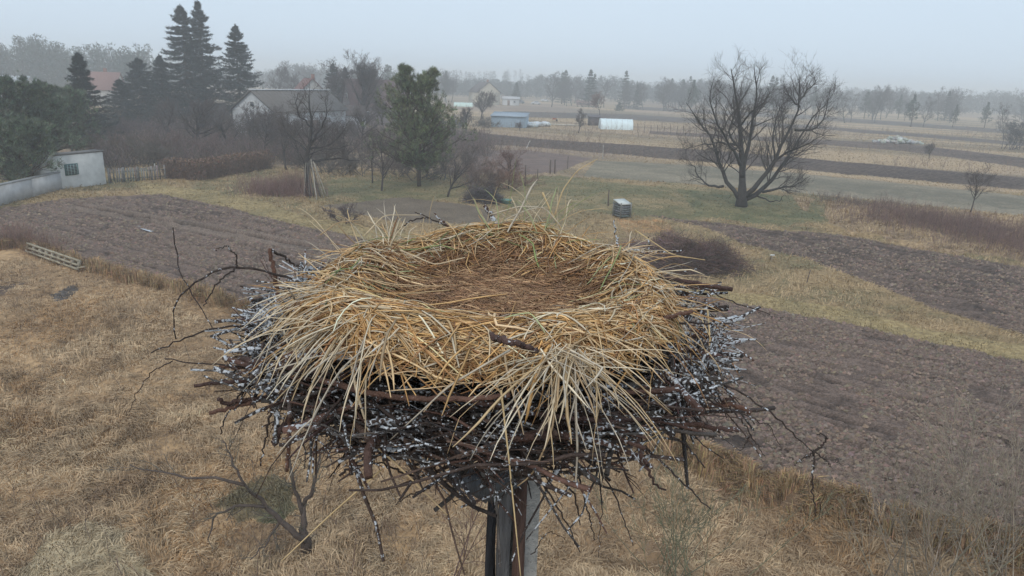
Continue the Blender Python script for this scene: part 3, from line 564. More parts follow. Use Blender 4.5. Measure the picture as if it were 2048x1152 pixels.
mb = MB(); mb.add([(-1.6, -1.3, 2.0), (1.6, -1.3, 2.0), (1.6, 1.8, 2.35), (-1.6, 1.8, 2.35), (-1.6, -1.3, 2.1), (1.6, -1.3, 2.1), (1.6, 1.8, 2.45), (-1.6, 1.8, 2.45)], [[3, 2, 1, 0], [4, 5, 6, 7], [0, 1, 5, 4], [1, 2, 6, 5], [3, 0, 4, 7], [2, 3, 7, 6]], (.12, .11, .12, 0)); mb.build('roof', PAINT, root)
def far_car(px, py, cl, label, rz):
    g = gr(px, py); root = empty('parked_car', tuple(g), label, 'car', rz=rz)
    prof = [(-2.1, .35), (-2.15, .8), (-1.9, .98), (-1.2, 1.02), (-.7, 1.45), (.7, 1.48), (1.35, 1.0), (2.0, .9), (2.1, .6), (2.1, .35)]; n = len(prof); mb = MB()
    V = [(x, -.82, z) for x, z in prof]+[(x, .82, z) for x, z in prof]; mb.add(V, [[i, (i+1) % n, (i+1) % n+n, i+n] for i in range(n)], cl)
    for o_, s in ((0, 1), (n, -1)):
        for tr in ((0, 1, 9), (1, 2, 9), (2, 3, 9), (3, 8, 9), (3, 6, 8), (6, 7, 8), (3, 4, 6), (4, 5, 6)): mb.add([V[o_+j] for j in tr], [[0, 2, 1][::s]], cl)
    mb.build('body', PAINT, root)
    for s in (-1, 1): mb = MB(); mb.add([(-1.05, s*.83, 1.05), (-.62, s*.83, 1.38), (.62, s*.83, 1.4), (1.1, s*.83, 1.05)], [[0, 1, 2, 3]], (.04, .05, .06, 0)); mb.build('window', GLASS, root)
    for sx in (-1.3, 1.3):
        for sy in (-1, 1):
            mb = MB(); mb.tubes(np.array([[(sx, sy*.7, .32), (sx, sy*.87, .32)]]), np.full((1, 2), .32), 6, (.02, .02, .02, 0)); mb.build('wheel', PAINT, root)
far_car(1072, 209, (.55, .56, .58, 0), 'white car parked at the field edge beyond the grey metal shed', .1)
far_car(1090, 203, (.62, .62, .62, 0), 'pale van-like car parked further off to the right of the white car', .2)
far_car(1040, 207, (.12, .14, .17, 0), 'dark car parked beside the small white outbuilding', -.1)
g = gr(1168, 211); gable_house('field_shelter', (g[0], g[1], 0), .05, 7, 3.5, 1.4, 2.1, (.3, .2, .18, 0), (.28, .16, .14, 0), 'low rusty shelter on the pale strip before the far trees', 'shelter')
# white junk heap, planks
g = gr(1075, 255); root = empty('scrap_heap', tuple(g), 'heap of white sheets and bags beside the grey metal shed', 'scrap heap'); mb = MB(); rng = np.random.default_rng(11)
for k in range(34):
    t_ = rng.random(); mb.box((-2+5*t_+rng.normal()*.4, 6*t_+rng.normal()*.5, .3+rng.random()*.5), (.5+rng.random(), .4+rng.random()*.7, .3+rng.random()*.6), rng.random()*3, vary((.66, .7, .74), 1, .1)[0], tilt=(rng.normal()*.5, 'X'))
mb.build('sheets', PAINT, root)
g = gr(1126, 251); root = empty('plank_pile', tuple(g), 'long pale plank pile lying right of the white scrap heap', 'planks'); mb = MB()
for k in range(5): mb.box((rng.normal()*.2, .3*k, .15+.06*(k % 2)), (6.2, .25, .14), rng.normal()*.02, vary((.55, .5, .42), 1, .08)[0])
mb.build('planks', PAINT, root)
g = gr(1108, 243); root = empty('orange_barrow', tuple(g), 'small faded orange wheelbarrow standing behind the plank pile', 'wheelbarrow')
mb = MB(); mb.add([(-.5, -.4, .9), (.6, -.4, .8), (.6, .4, .8), (-.5, .4, .9), (-.3, -.25, .5), (.3, -.25, .5), (.3, .25, .5), (-.3, .25, .5)], [[4, 5, 6, 7], [0, 4, 5, 1], [1, 5, 6, 2], [2, 6, 7, 3], [3, 7, 4, 0]], (.6, .2, .12, 0)); mb.build('tray', PAINT, root)
mb = MB(); mb.tubes(np.array([[(.7, -.05, .3), (.7, .05, .3)]]), np.full((1, 2), .3), 6, (.04, .04, .04, 0)); mb.build('wheel', PAINT, root)
mb = MB(); [mb.beam((.7, s*.2, .3), (-1.3, s*.35, .85), .05, .05, (.2, .1, .08, 0)) for s in (-1, 1)]; [mb.beam((-.4, s*.3, .6), (-.5, s*.3, 0), .05, .05, (.2, .1, .08, 0)) for s in (-1, 1)]; mb.build('handle', PAINT, root)
# rubble pile right
g = gr(1797, 287); root = empty('rubble_heap', tuple(g), 'heap of pale concrete rubble in the fields at right', 'rubble'); mb = MB()
for k in range(110):
    u = rng.normal()*2.3; vv = rng.normal()*1.0; h = max(0, 1.1*math.exp(-(u/2.6)**2)*rng.random()); mb.box((u, vv, .15+h), (.25+rng.random()*.7, .25+rng.random()*.6, .15+rng.random()*.4), rng.random()*3, vary((.42, .42, .40), 1, .25)[0], tilt=(rng.normal()*.6, 'Y'))
mb.build('rubble', PAINT, root)
# rack / ladder lying at left
p0 = gr(52, 508); p1 = gr(155, 545); d = p1-p0; L = np.linalg.norm(d); root = empty('slatted_rack', tuple(p0+np.array([0, 0, .1])), 'weathered wooden slatted rack lying on edge in the grass at left', 'rack', rz=math.atan2(d[1], d[0]))
wc_ = (.36, .32, .24, 0); H1 = top_h(52, 508, 490)*1.0
for k, zz in enumerate((.02, H1*.42, H1*.84)):
    mb = MB(); mb.box((L/2, .3*zz, .05+zz), (L, .07, .09), col=wc_); mb.build('rail', BARK, root)
for k in range(9):
    mb = MB(); mb.box((.04+k*(L-.08)/8, .13*H1+.06, .05+H1*.42), (.13, .10, H1*.95), col=vary(wc_, 1, .1)[0], tilt=(-.28, 'X')); mb.build('slat', BARK, root)
for k in (0, 1): mb = MB(); mb.box((L*k, .45, .12), (.08, .9, .08), col=wc_); mb.build('foot', BARK, root)
# grey roofed hive-like box in the garden
g = gr(1244, 436); root = empty('compost_bin', tuple(g+np.array([0, .3, .05])), 'leaning grey wooden box with a pale lid beside the nest, in the garden', 'box', rz=.5)
mb = MB()
for k in range(6):
    for (cx, cy, sx, sy) in ((0, -.42, .86, .03), (0, .42, .86, .03), (-.42, 0, .03, .8), (.42, 0, .03, .8)): mb.box((cx, cy, .1+k*.17), (sx, sy, .14), col=vary((.14, .15, .15), 1, .15)[0])
mb.build('slat_side', BARK, root); mb = MB(); mb.box((0, 0, 1.12), (1.0, 1.0, .06), col=(.55, .57, .55, 0), tilt=(.25, 'X')); mb.build('lid', PAINT, root)
mb = MB(); [mb.box((sx*.47, sy*.47, .55), (.07, .07, 1.15), col=(.2, .2, .19, 0)) for sx in (-1, 1) for sy in (-1, 1)]; mb.build('post', BARK, root)
def post(px, py, pt, label, group=None, r=.06, cl=(.13, .10, .085, 0), name='wooden_post', lean=0):
    g = gr(px, py); h = top_h(px, py, pt); mb = MB(); mb.tubes(resample([(0, 0, -.2), (lean*.5, 0, h/2), (lean, .02, h)], 6, .01)[None], np.linspace(r, r*.85, 6)[None], 6, cl)
    o = mb.build(name, BARK, None); o.location = tuple(g); return tag(o, label, 'post', group)
post(1216, 412, 380, 'thin dark post beside the grey box in the garden'); post(1050, 372, 330, 'short fence post left of the grey garden field', r=.07); post(1100, 348, 320, 'left one of the two posts at the field corner', r=.08); post(1109, 348, 319, 'right one of the two posts at the field corner', r=.08)
post(1075, 360, 338, 'slim post between the fence post and the field corner', r=.05); post(1135, 338, 312, 'slim post at the far edge of the garden beds', r=.05); post(1205, 318, 290, 'pale stick at the edge of the dark ploughed strip', r=.05, cl=(.4, .38, .35, 0)); post(1052, 296, 281, 'leaning pale stick in the dark field before the grey shed', r=.05, cl=(.6, .58, .55, 0), lean=.6)
post(312, 358, 327, 'pale picket post in front of the brown hedge', r=.06, cl=(.4, .38, .34, 0)); post(392, 358, 327, 'pale leaning post beside the end of the brown hedge', r=.06, cl=(.45, .4, .34, 0), lean=-.35)
g = gr(1543, 520); root = empty('marker_sign', tuple(g), 'tiny white marker sign on a thin stake in the grass at right', 'sign'); mb = MB(); mb.box((0, 0, .12), (.03, .03, .4), col=(.3, .28, .25, 0)); mb.build('stake', PAINT, root); mb = MB(); mb.box((0, -.03, .3), (.26, .02, .08), col=(.7, .7, .68, 0)); mb.build('plate', PAINT, root)
g = gr(1012, 407); root = empty('plastic_tub', tuple(g), 'faded teal plastic tub beside the dark brushwood heap', 'tub'); mb = MB(); mb.lathe([(.01, .03), (.35, .03), (.45, .3), (.48, .32), (.44, .32), (.34, .06), (.01, .06)], 16, (0, 0, 0), (.16, .30, .26, 0)); mb.build('tub', PAINT, root)
# picket fence left and far posts
fa_ = gr(218, 366); fb_ = gr(330, 359); d = fb_-fa_; L = np.linalg.norm(d); e = d/L; root = empty('picket_fence', tuple(fa_), 'grey wooden picket fence running from the white shed to the brown hedge', 'fence')
h = top_h(230, 366, 338); mb = MB(); rng = np.random.default_rng(3)
for k in range(int(L/.22)): q = e*(k*.22+rng.normal()*.02); mb.box(q+np.array([0, 0, h*.5+rng.normal()*.04]), (.11, .03, h), math.atan2(e[1], e[0]), vary((.20, .19, .18), 1, .2)[0])
mb.build('picket', BARK, root); mb = MB(); [mb.beam(np.array([0, .05, zz]), e*L+np.array([0, .05, zz]), .05, .08, (.17, .16, .15, 0)) for zz in (h*.25, h*.75)]; mb.build('rail', BARK, root)
for k in range(5): mb = MB(); mb.box(e*L*k/4+np.array([0, .12, h*.5]), (.12, .12, h*1.1), col=(.22, .21, .2, 0)); mb.build('post', BARK, root)
rng = np.random.default_rng(5)
for k in range(14):
    px = 1275+k*13; py = 262+(px-1275)*.05+4; g = gr(px, py); mb = MB(); h = 1.7+rng.random()*.3; mb.tubes(np.array([[(0, 0, -.1), (.03, 0, h*.5), (rng.normal()*.08, 0, h)]]), np.full((1, 3), .06), 5, (.16, .13, .12, 0)); o = mb.build('orchard_stake', BARK, None); o.location = tuple(g); tag(o, 'thin stake in the row right of the white greenhouse tunnel', 'stake', 'row of orchard stakes')

# ------------------------------------------------------------ shrubs, hedges, heaps
def stems_object(name, pts, H, n, wd, colr, label, cat, r=.008, lean=.25, K=4, kids=3, origin=None, kind=None, mat_=None):
    """thicket of upright stems scattered about a polyline of ground points"""
    X, Y, t = along(pts, n, wd); P = np.stack([X, Y, ground_z(X, Y)-.03], 1); D = rng.normal(size=(n, 3))*lean+np.array([0, 0, 1.])
    L = H*(.5+.7*rng.random(n))*(.25+1.5*fbm(X/1.3, Y/1.3, 88, 2) if name == 'bramble_thicket' else 1); A, R = grow(P, D, L, np.full(n, r), K, .1, .02, .3); mb = MB(); mb.tubes(A, R, 3, vary(colr, n, .2))
    if kids: c = children(A, R, L, kids, .25, 1, .6, .45, .7); B, R2 = grow(c[0], c[1], c[2], c[3], 3, .12, .05, .4); mb.tubes(B, R2, 3, vary(colr, len(B), .2))
    og = np.mean(np.array(pts), 0); og[2] = 0; o = mb.build(name, mat_ or TWIG, None, origin=tuple(og)); return tag(o, label, cat, kind=kind)
rng = np.random.default_rng(12)
o = stems_object('brown_hedge', [gr(335, 356), gr(400, 360), gr(470, 346), gr(535, 336)], 1.5, 2200, .35, (.19, .13, .105), 'clipped brown beech hedge right of the picket fence', 'hedge', r=.012, kids=5)
X, Y, t = along([gr(335, 356), gr(400, 360), gr(470, 346), gr(535, 336)], 9000, .38); hb = MB(); Pz = np.stack([X, Y, .1+1.75*rng.random(len(X))], 1); hb.blades(Pz, rng.normal(size=(len(X), 3)), .12+.12*rng.random(len(X)), .09, vary((.20, .13, .095), len(X), .3)); q = hb.build('leaves', TWIG, o); q.location = tuple(-np.array(o.location))
stems_object('bramble_thicket', [gr(515, 385), gr(560, 388), gr(608, 392)], 1.7, 1100, 1.0, (.27, .17, .15), 'pinkish brown bramble thicket left of the tree propped with poles', 'bramble', r=.012)
stems_object('bramble_thicket', [gr(1760, 440), gr(1900, 462), gr(2048, 500), gr(2200, 525)], 1.25, 4200, 2.1, (.23, .15, .13), 'reddish brown bramble band at the right edge above the ploughed field', 'bramble', r=.012)
stems_object('bramble_thicket', [gr(1650, 402), gr(1720, 412), gr(1790, 425)], 1.0, 500, .8, (.18, .13, .12), 'dark bramble scrub right of the big spreading tree', 'bramble', r=.012)
stems_object('bramble_thicket', [gr(-60, 505), gr(40, 490), gr(110, 512)], .9, 700, .5, (.24, .15, .12), 'low reddish scrub behind the slatted rack at left', 'bramble', r=.008)
def heap(name, px, py, H, W2, W3, colr, n, label, cat, thick=.015):
    g = gr(px, py); nk = 9; mc = rng.normal(size=(nk, 2))*[W2*.4, W3*.4]; mh = H*(.45+.6*rng.random(nk)); u = np.zeros((n, 3)); k = rng.integers(0, nk, n); sg = rng.normal(size=(n, 2))*[W2*.24, W3*.24]; u[:, :2] = mc[k]+sg
    hh = mh[k]*np.exp(-(sg[:, 0]/(W2*.38))**2-(sg[:, 1]/(W3*.38))**2); P = u.copy(); P[:, 2] = .05+hh*rng.random(n)**.5
    D = rng.normal(size=(n, 3))*[1, 1, .42]; D[:, :2] += mc[k]*.5; L = .4+rng.random(n)*1.3; P -= D/np.linalg.norm(D, axis=1, keepdims=True)*L[:, None]/2; A, R = grow(P, D, L, thick*(.4+1.2*rng.random(n)**2), 6, .22, 0, .3); A[..., 2] = np.maximum(A[..., 2], .02)
    mb = MB(); cc = vary(colr, n, .35); cc[:, :3] *= (.6+.8*rng.random((nk, 1)))[k]; mb.tubes(A, R, 3, cc); root = empty(name, tuple(g), label, cat); mb.build('twigs', TWIG, root); return root
heap('brushwood_heap', 1368, 530, 1.9, 3.3, 2.6, (.17, .112, .095), 9000, 'large heap of reddish brown brushwood to the right of the nest', 'brush pile')
heap('brushwood_heap', 963, 404, 1.3, 1.6, 1.3, (.12, .10, .10), 2600, 'small dark brushwood heap in the garden behind the nest', 'brush pile')
def bush(px, py, pt, w_, colr, seed, label, kids=6, name='bare_bush', stems=14, group=None, cat='bush'):
    global rng; rng = np.random.default_rng(seed); g = gr(px, py); H = top_h(px, py, pt); root = empty(name, tuple(g), label, cat, group)
    P = rng.normal(size=(stems, 3))*[w_*.15, w_*.12, 0]; D = rng.normal(size=(stems, 3))*[.5, .5, .1]*min(1.6, w_/H+.2)+np.array([0, 0, 1.]); L = H*(.7+.3*rng.random(stems))
    A, R = grow(P, D, L, np.full(stems, .02+H*.006), 6, .1, .03, .3); lv = [(A, R)]; La = L
    for i, (n, ra) in enumerate(((kids+3, .5), (7, .5), (6, .55))): c = children(lv[-1][0], lv[-1][1], La, n, .2, 1, .65, ra, .6, taper=.35); La = c[2]; lv.append(grow(c[0], c[1], La, np.maximum(c[3], .00013*g[1]), [5, 4, 3][i], .12, .05, .4))
    f = H/max(p[..., 2].max() for p, _ in lv); lv = [(p*[1, 1, f], r) for p, r in lv]; build_levels(lv, 'stem', root, colr, colr, split=1); return root

# ------------------------------------------------------------ trees
# the big spreading tree
def big_tree():
    global rng; rng = np.random.default_rng(44); g = gr(1482, 412); Y0 = g[1]; root = empty('spreading_tree', tuple(g), 'large bare spreading tree with forked low trunk standing alone at right', 'bare tree')
    def px(l, dy, K=12): return resample([at(a, b, Y0+dy*i/(len(l)-1))-g for i, (a, b) in enumerate(l)], K, .05)
    limbs = [([(1482, 416), (1483, 370), (1486, 320), (1480, 270), (1478, 215), (1470, 170), (1462, 138)], .5, .42, 1),
             ([(1484, 355), (1495, 300), (1506, 240), (1512, 190), (1516, 160), (1508, 128)], -1.0, .22, 1),
             ([(1478, 398), (1462, 378), (1445, 340), (1432, 300), (1410, 255), (1385, 225), (1372, 205)], 2.0, .24, 1),
             ([(1447, 372), (1420, 375), (1400, 355), (1388, 330), (1368, 318)], 3.5, .12, 1),
             ([(1486, 395), (1515, 370), (1545, 330), (1575, 270), (1598, 215), (1602, 180), (1598, 148)], -2.0, .27, 1),
             ([(1492, 398), (1530, 380), (1555, 345), (1590, 290), (1620, 240), (1655, 205)], 2.5, .24, 1),
             ([(1480, 330), (1462, 290), (1440, 255), (1420, 215), (1425, 165)], -2.5, .15, 1),
             ([(1590, 260), (1625, 262), (1648, 240), (1660, 180)], 1.5, .12, 1),
             ([(1525, 384), (1560, 374), (1590, 372), (1620, 352)], -4.0, .13, 1), ([(1515, 392), (1530, 398), (1545, 405), (1560, 402), (1568, 390)], -3, .08, 1),
             ([(1545, 325), (1570, 305), (1610, 290), (1650, 270)], -3, .13, 1), ([(1483, 300), (1455, 270), (1470, 230), (1490, 190), (1500, 165)], 3, .13, 1),
             ([(1470, 290), (1440, 285), (1400, 290), (1370, 300)], -3.5, .10, 1), ([(1600, 215), (1575, 190), (1565, 160)], 1, .08, 1), ([(1550, 320), (1545, 270), (1555, 220), (1580, 190)], 3.0, .1, 1),
             ([(1482, 250), (1500, 225), (1530, 205), (1540, 185)], -3.0, .09, 1), ([(1600, 200), (1620, 175), (1632, 165), (1625, 145)], 0, .08, 1)]
    P = np.array([px(l, dy) for l, dy, _, _ in limbs]); R = np.array([r*.88*np.linspace(1, .1, 12)**1.15+.01 for _, _, r, _ in limbs]); R[0, 0] = .60; R[0, 1] = .44
    La = np.array([np.linalg.norm(np.diff(p, axis=0), axis=1).sum() for p in P]); mb = MB(); mb.tubes(P, R, 6, (.05, .045, .043, 0)); mb.build('trunk', BARK, root, smooth=True)
    lv = [(P, R)]
    for n, t0, ra, K, mn, an in ((20, .2, .42, 8, .016, .75), (7, .15, .62, 7, .009, .7), (5, .15, .62, 5, .0065, .7), (2, .2, .6, 3, .0055, .7)):
        c = children(lv[-1][0], lv[-1][1], La, n, t0, 1, an, ra, .5, taper=.62 if n == 20 else .5); kz = (c[0][:, 2] > 1.6) & ((rng.random(len(c[0])) < np.repeat(np.clip(La/1.5, .15, 1), n)) | (n == 20)); c = tuple(q_[kz] for q_ in c); La = np.clip(c[2], .5, 3.6); lv.append(grow(c[0], c[1], La, np.maximum(np.minimum(c[3], .06), mn), K, .12, .07, .4))
    mb = MB()
    for i, (p, r) in enumerate(lv[1:]): mb.tubes(p, r, 4 if i == 0 else 3, vary((.08, .068, .064), len(p), .12))
    mb.build('crown', TWIG, root); return root
big_tree()
def stake_tree():
    global rng; rng = np.random.default_rng(45); g = gr(617, 392); Y0 = g[1]; root = empty('old_fruit_tree', tuple(g), 'old bare fruit tree with crooked trunk, poles leaning against its base', 'bare tree')
    def px(l, dy, K=10): return resample([at(a, b, Y0+dy*i/(len(l)-1))-g for i, (a, b) in enumerate(l)], K, .04)
    limbs = [([(617, 396), (613, 350), (612, 310), (622, 285), (625, 250), (620, 215), (618, 190)], 0, .24), ([(625, 322), (650, 318), (690, 318), (720, 322)], -1.5, .11), ([(612, 300), (590, 280), (570, 260), (560, 230)], 2, .1), ([(622, 285), (640, 260), (655, 230), (650, 200)], -2, .09),
             ([(623, 255), (600, 235), (590, 210), (595, 190)], -1.5, .08), ([(615, 300), (660, 290), (690, 260), (700, 240)], 2, .09), ([(612, 310), (640, 300), (670, 300), (700, 290)], -2, .07)]
    P = np.array([px(*l[:2]) for l in limbs]); R = np.array([np.linspace(l[2], l[2]*.2, 10) for l in limbs]); R[0, 0] = .32; La = np.array([np.linalg.norm(np.diff(p, axis=0), axis=1).sum() for p in P])
    mb = MB(); mb.tubes(P, R, 6, (.05, .045, .043, 0)); mb.build('trunk', BARK, root, smooth=True); lv = [(P, R)]
    for n, t0, ra, K, mn in ((14, .25, .42, 7, .018), (6, .15, .62, 5, .010), (5, .15, .62, 4, .008)):
        c = children(lv[-1][0], lv[-1][1], La, n, t0, 1, .9, ra, .5, taper=.62 if n == 14 else .4); kz = (rng.random(len(c[0])) < np.repeat(np.clip(La/1.2, .2, 1), n)) | (n == 14); c = tuple(q_[kz] for q_ in c); La = np.clip(c[2], .4, 2.6); lv.append(grow(c[0], c[1], La, np.maximum(np.minimum(c[3], .05), mn), K, .14, .07, .45))
    mb = MB(); [mb.tubes(p, r, 3, vary((.085, .07, .065), len(p), .12)) for p, r in lv[1:]]; mb.build('crown', TWIG, root)
    labs = ['pale pole leaning across the front of the old fruit tree', 'pole leaning at the right of the propped bundle, standing widest from the trunk', 'second widest pole of the bundle on the old fruit tree', 'short grey pole between the two right hand poles', 'thin pale pole at the left side of the old fruit tree', 'dark pole leaning just left of the pale front pole', 'dark pole just right of the pale front pole', 'dark pole hidden mid bundle behind the front poles']
    for k, (bx, by, tx, ty, r) in enumerate(((634, 400, 622, 318, .06), (654, 395, 628, 325, .05), (648, 396, 626, 322, .045), (642, 396, 624, 330, .045), (608, 396, 612, 325, .035), (620, 397, 615, 325, .06), (640, 393, 618, 322, .05), (628, 396, 617, 322, .055))):
        b = gr(bx, by); t_ = at(tx, ty, Y0-.3); mb = MB(); mb.tubes(resample([b, (b+t_)/2, t_], 6, .012)[None], np.full((1, 6), r*.75), 6, ((.36, .33, .28, 0) if k in (0, 1, 2, 4) else (.12, .11, .10, 0))); o = mb.build('leaning_pole', BARK, None, origin=tuple(b)); tag(o, labs[k], 'pole', 'poles leaning on the old fruit tree')
stake_tree()
# centre pine
g = gr(838, 372); root = empty('tall_pine', tuple(g), 'bushy green two topped pine tree left of centre behind the nest', 'pine tree'); pine_mesh(top_h(838, 372, 150), 8.2, (.135, .155, .085), 51, tops=2, root=root, nb=140, base=.13)
# left pines
pl_ = [(78, 372, 184, 5.5, 'slender pine between the foremost pine and the narrow one'), (20, 385, 166, 7.5, 'foremost bushy pine at the far left edge with broken top'), (112, 370, 178, 6, 'narrow pine directly behind the whitewashed shed'), (-30, 400, 186, 7.5, 'pine cut by the left edge of the picture'), (150, 345, 196, 6.5, 'rounded pine to the right above the whitewashed shed'), (62, 392, 262, 5.6, 'low pine hanging its branches over the white garden wall')]
for i, (px, pb, pt, wd, lab) in enumerate(pl_):
    g = gr(px, pb); y_ = g[1]+(8, 9, 8, 9, 8, 1.5)[i]; g[0] *= y_/g[1]; g[1] = y_; root = empty('bushy_pine', tuple(g), lab, 'pine tree', 'pines around the whitewashed shed'); pine_mesh(max(4.2, top_h(px, pb, pt)*1.03), wd*.95, (.115, .145, .095), 60+i, tops=3, root=root, nb=105, base=.16)
# spruces
def spruce(px, Y, pt, wd, label, seed, colr=(.03, .042, .04), **kw):
    p = at(px, pt, Y); root = empty('dark_spruce', (p[0], Y, 0), label, 'spruce tree', 'dark spruces behind the gardens'); spruce_mesh(p[2], wd, colr, seed, root=root, **kw)
spruce(360, 132, 12, 14, 'tallest dark spruce of the group at left', 71, nb=330); spruce(395, 138, 4, 10.5, 'slimmer dark spruce just right of the tallest one', 72, nb=280, droop=.42); spruce(470, 134, 52, 11, 'separate dark spruce left of the white barn', 73, nb=300)
spruce(155, 88, 108, 6.5, 'small spruce standing above the left pines', 74, nb=230); spruce(275, 122, 118, 12.5, 'broad lower spruce left of the tallest spruce', 75, nb=300, droop=.2); spruce(238, 116, 160, 8, 'lowest broad spruce on the left of the dark group', 76, nb=200)
spruce(318, 126, 112, 8.5, 'mid height spruce in front of the tallest one', 77, nb=220); spruce(665, 165, 128, 7, 'hazy spruce right of the red roofed house', 78, nb=180); spruce(690, 170, 136, 6.5, 'hazy spruce under the tall round bare tree', 79, nb=160)
# bare trees, middle distance
BT = [(600, 330, 212, 'spindly bare tree in front of the long barn wall', dict(spread=1.2, r=.1, n=(12, 7, 6, 0))), (648, 322, 222, 'tangled bare tree before the right end of the barn', dict(spread=1.2, r=.11, n=(12, 7, 6, 0))), (545, 300, 200, 'grey bare tree half hiding the barn gable', dict(spread=1.2, r=.11, n=(12, 7, 6, 0))),
 (718, 262, 95, 'tall round bare tree rising behind the brown roofed house', dict(spread=1.15, r=.32, n=(20, 8, 7, 5), clear=.2)), (655, 250, 108, 'slimmer bare tree left of the tall round bare tree', dict(spread=.95, r=.2, n=(14, 7, 6, 4))),
 (500, 305, 205, 'bare garden tree before the gable of the white barn', dict(spread=1.1, r=.12, n=(10, 7, 6, 0))), (530, 318, 215, 'bare crooked tree standing before the barn wall', dict(spread=1.2, r=.13, n=(10, 7, 6, 0))), (395, 300, 182, 'wide grey bare tree in front of the dark spruces', dict(spread=1.25, r=.2, n=(16, 8, 7, 4), clear=.2)),
 (572, 340, 222, 'leaning bare tree left of the old fruit tree', dict(spread=1.1, r=.12, n=(10, 7, 5, 0))), (460, 310, 215, 'small bare tree behind the brown hedge', dict(spread=1.1, r=.12, n=(10, 7, 6, 0))), (763, 382, 258, 'thin dark bare tree left of the centre pine', dict(spread=.8, r=.09, n=(9, 6, 5, 0))),
 (745, 365, 255, 'slender tree just behind the thin dark tree', dict(spread=.9, r=.07, n=(9, 6, 5, 0))), (895, 393, 305, 'small pruned dark fruit tree right of the centre pine', dict(spread=.9, r=.1, n=(8, 5, 4, 0))), (932, 266, 212, 'dark crooked bare tree in front of the pale green tunnel', dict(spread=1.2, r=.18, n=(10, 7, 5, 0))),
 (962, 240, 175, 'round grey bare tree before the cream house', dict(spread=1.1, r=.2, n=(12, 8, 6, 4))), (1017, 378, 288, 'slim reddish bare tree in the garden beds', dict(spread=.8, r=.05, n=(12, 7, 5, 0))), (1157, 266, 215, 'small bare twin tree left of the dark wooden hut', dict(spread=.75, r=.1, n=(12, 6, 4, 0))),
 (1200, 236, 180, 'reddish bare tree behind the white greenhouse tunnel', dict(spread=1.1, r=.12, n=(12, 7, 5, 0))), (1940, 425, 322, 'faint thin bare tree at the right edge of the grey green field', dict(spread=1.1, r=.06, n=(9, 6, 5, 0))), (1858, 318, 280, 'small bare shrub tree right of the rubble heap', dict(spread=1.2, r=.07, n=(10, 6, 5, 0))),
 (550, 210, 118, 'pale feathery bare tree behind the spruce by the barn', dict(spread=.8, r=.2, n=(16, 7, 6, 4))), (585, 215, 140, 'hazy bare tree between the feathery tree and the red roofed house', dict(spread=1, r=.2, n=(12, 7, 6, 0))), (820, 340, 250, 'bare tree hidden behind the centre pine', dict(spread=1, r=.1, n=(9, 6, 5, 0))),
 (690, 330, 235, 'bushy bare tree right of the old fruit tree', dict(spread=1.1, r=.11, n=(10, 7, 6, 0))), (725, 300, 205, 'grey bare tree in front of the brown roofed house', dict(spread=1.2, r=.15, n=(12, 7, 6, 4))), (1040, 262, 240, 'tiny dark bare tree at the corner of the grey shed', dict(spread=1.1, r=.07, n=(9, 5, 4, 0))),
 (770, 270, 185, 'grey bare tree left of the pine top', dict(spread=1.15, r=.15, n=(12, 7, 6, 4))), (335, 285, 190, 'grey bare tree left of the wide grey one', dict(spread=1.2, r=.16, n=(12, 7, 6, 4))), (440, 262, 200, 'brown grey bare tree by the barn gable', dict(spread=1.2, r=.14, n=(12, 7, 6, 4)))]
for i, (px, pb, pt, lab, kw) in enumerate(BT):
    red = 'reddish' in lab; bare_tree('bare_tree', px, pb, pt, lab, 'bare trees among the gardens', seed=200+i, colT=(.06, .05, .048), colC=((.2, .12, .1) if red else (.11, .09, .085)), **kw)
BU = [(500, 292, 196, 7, (.14, .115, .105), 'tall grey bush in front of the barn gable'), (560, 296, 206, 8, (.13, .11, .1), 'spreading grey bush under the barn eave'), (618, 292, 212, 8, (.15, .12, .11), 'tall brown grey bush before the barn long wall'), (675, 288, 212, 8, (.13, .11, .105), 'tall bush at the right end of the barn'), (250, 322, 240, 7, (.16, .12, .10), 'brown bare bush right of the left pines'), (300, 330, 262, 6, (.15, .13, .11), 'brown green bush behind the picket fence'), (345, 322, 258, 6, (.17, .12, .11), 'purple brown bush behind the left end of the hedge'), (430, 318, 262, 6, (.19, .13, .12), 'reddish bush behind the hedge'), (490, 322, 275, 5, (.17, .13, .12), 'low grey bush at the right end of the hedge'),
 (860, 358, 296, 6, (.14, .12, .11), 'grey bush at the foot of the centre pine'), (800, 350, 300, 5, (.15, .12, .11), 'grey bush on the left of the centre pine trunk'), (950, 378, 305, 5, (.2, .15, .13), 'pinkish bare bush above the small brushwood heap'), (985, 370, 300, 5, (.24, .15, .12), 'rusty bare bush in the garden beds'), (1015, 378, 325, 4, (.26, .16, .12), 'low rusty bush under the slim reddish tree'), (650, 345, 280, 5, (.13, .11, .1), 'dense grey bush behind the old fruit tree'),
 (710, 350, 295, 4, (.14, .12, .11), 'low grey bush between the fruit tree and thin tree'), (930, 345, 285, 5, (.16, .13, .12), 'bare bush right behind the centre pine'), (210, 290, 230, 7, (.12, .11, .1), 'dark grey bush beside the rounded pine'), (270, 290, 225, 8, (.14, .11, .11), 'wide purple grey bush below the broad spruce'), (700, 270, 232, 8, (.13, .11, .11), 'broad bush below the brown roofed house'), (860, 290, 240, 7, (.12, .11, .1), 'broad grey bush hidden by the centre pine'),
 (910, 258, 226, 8, (.12, .12, .13), 'dark bluish bush left of the grey metal shed'), (970, 255, 228, 5, (.13, .12, .11), 'dark bush against the left wall of the grey metal shed'), (610, 330, 285, 4, (.16, .13, .12), 'grey bush left behind the crooked fruit tree'), (2035, 300, 225, 6, (.11, .11, .11), 'dark upright bare bush at the right edge of the fields')]
for i, (px, pb, pt, wd, cl, lab) in enumerate(BU): bush(px, pb, pt, wd, cl, 300+i, lab, group='bushes among the gardens')
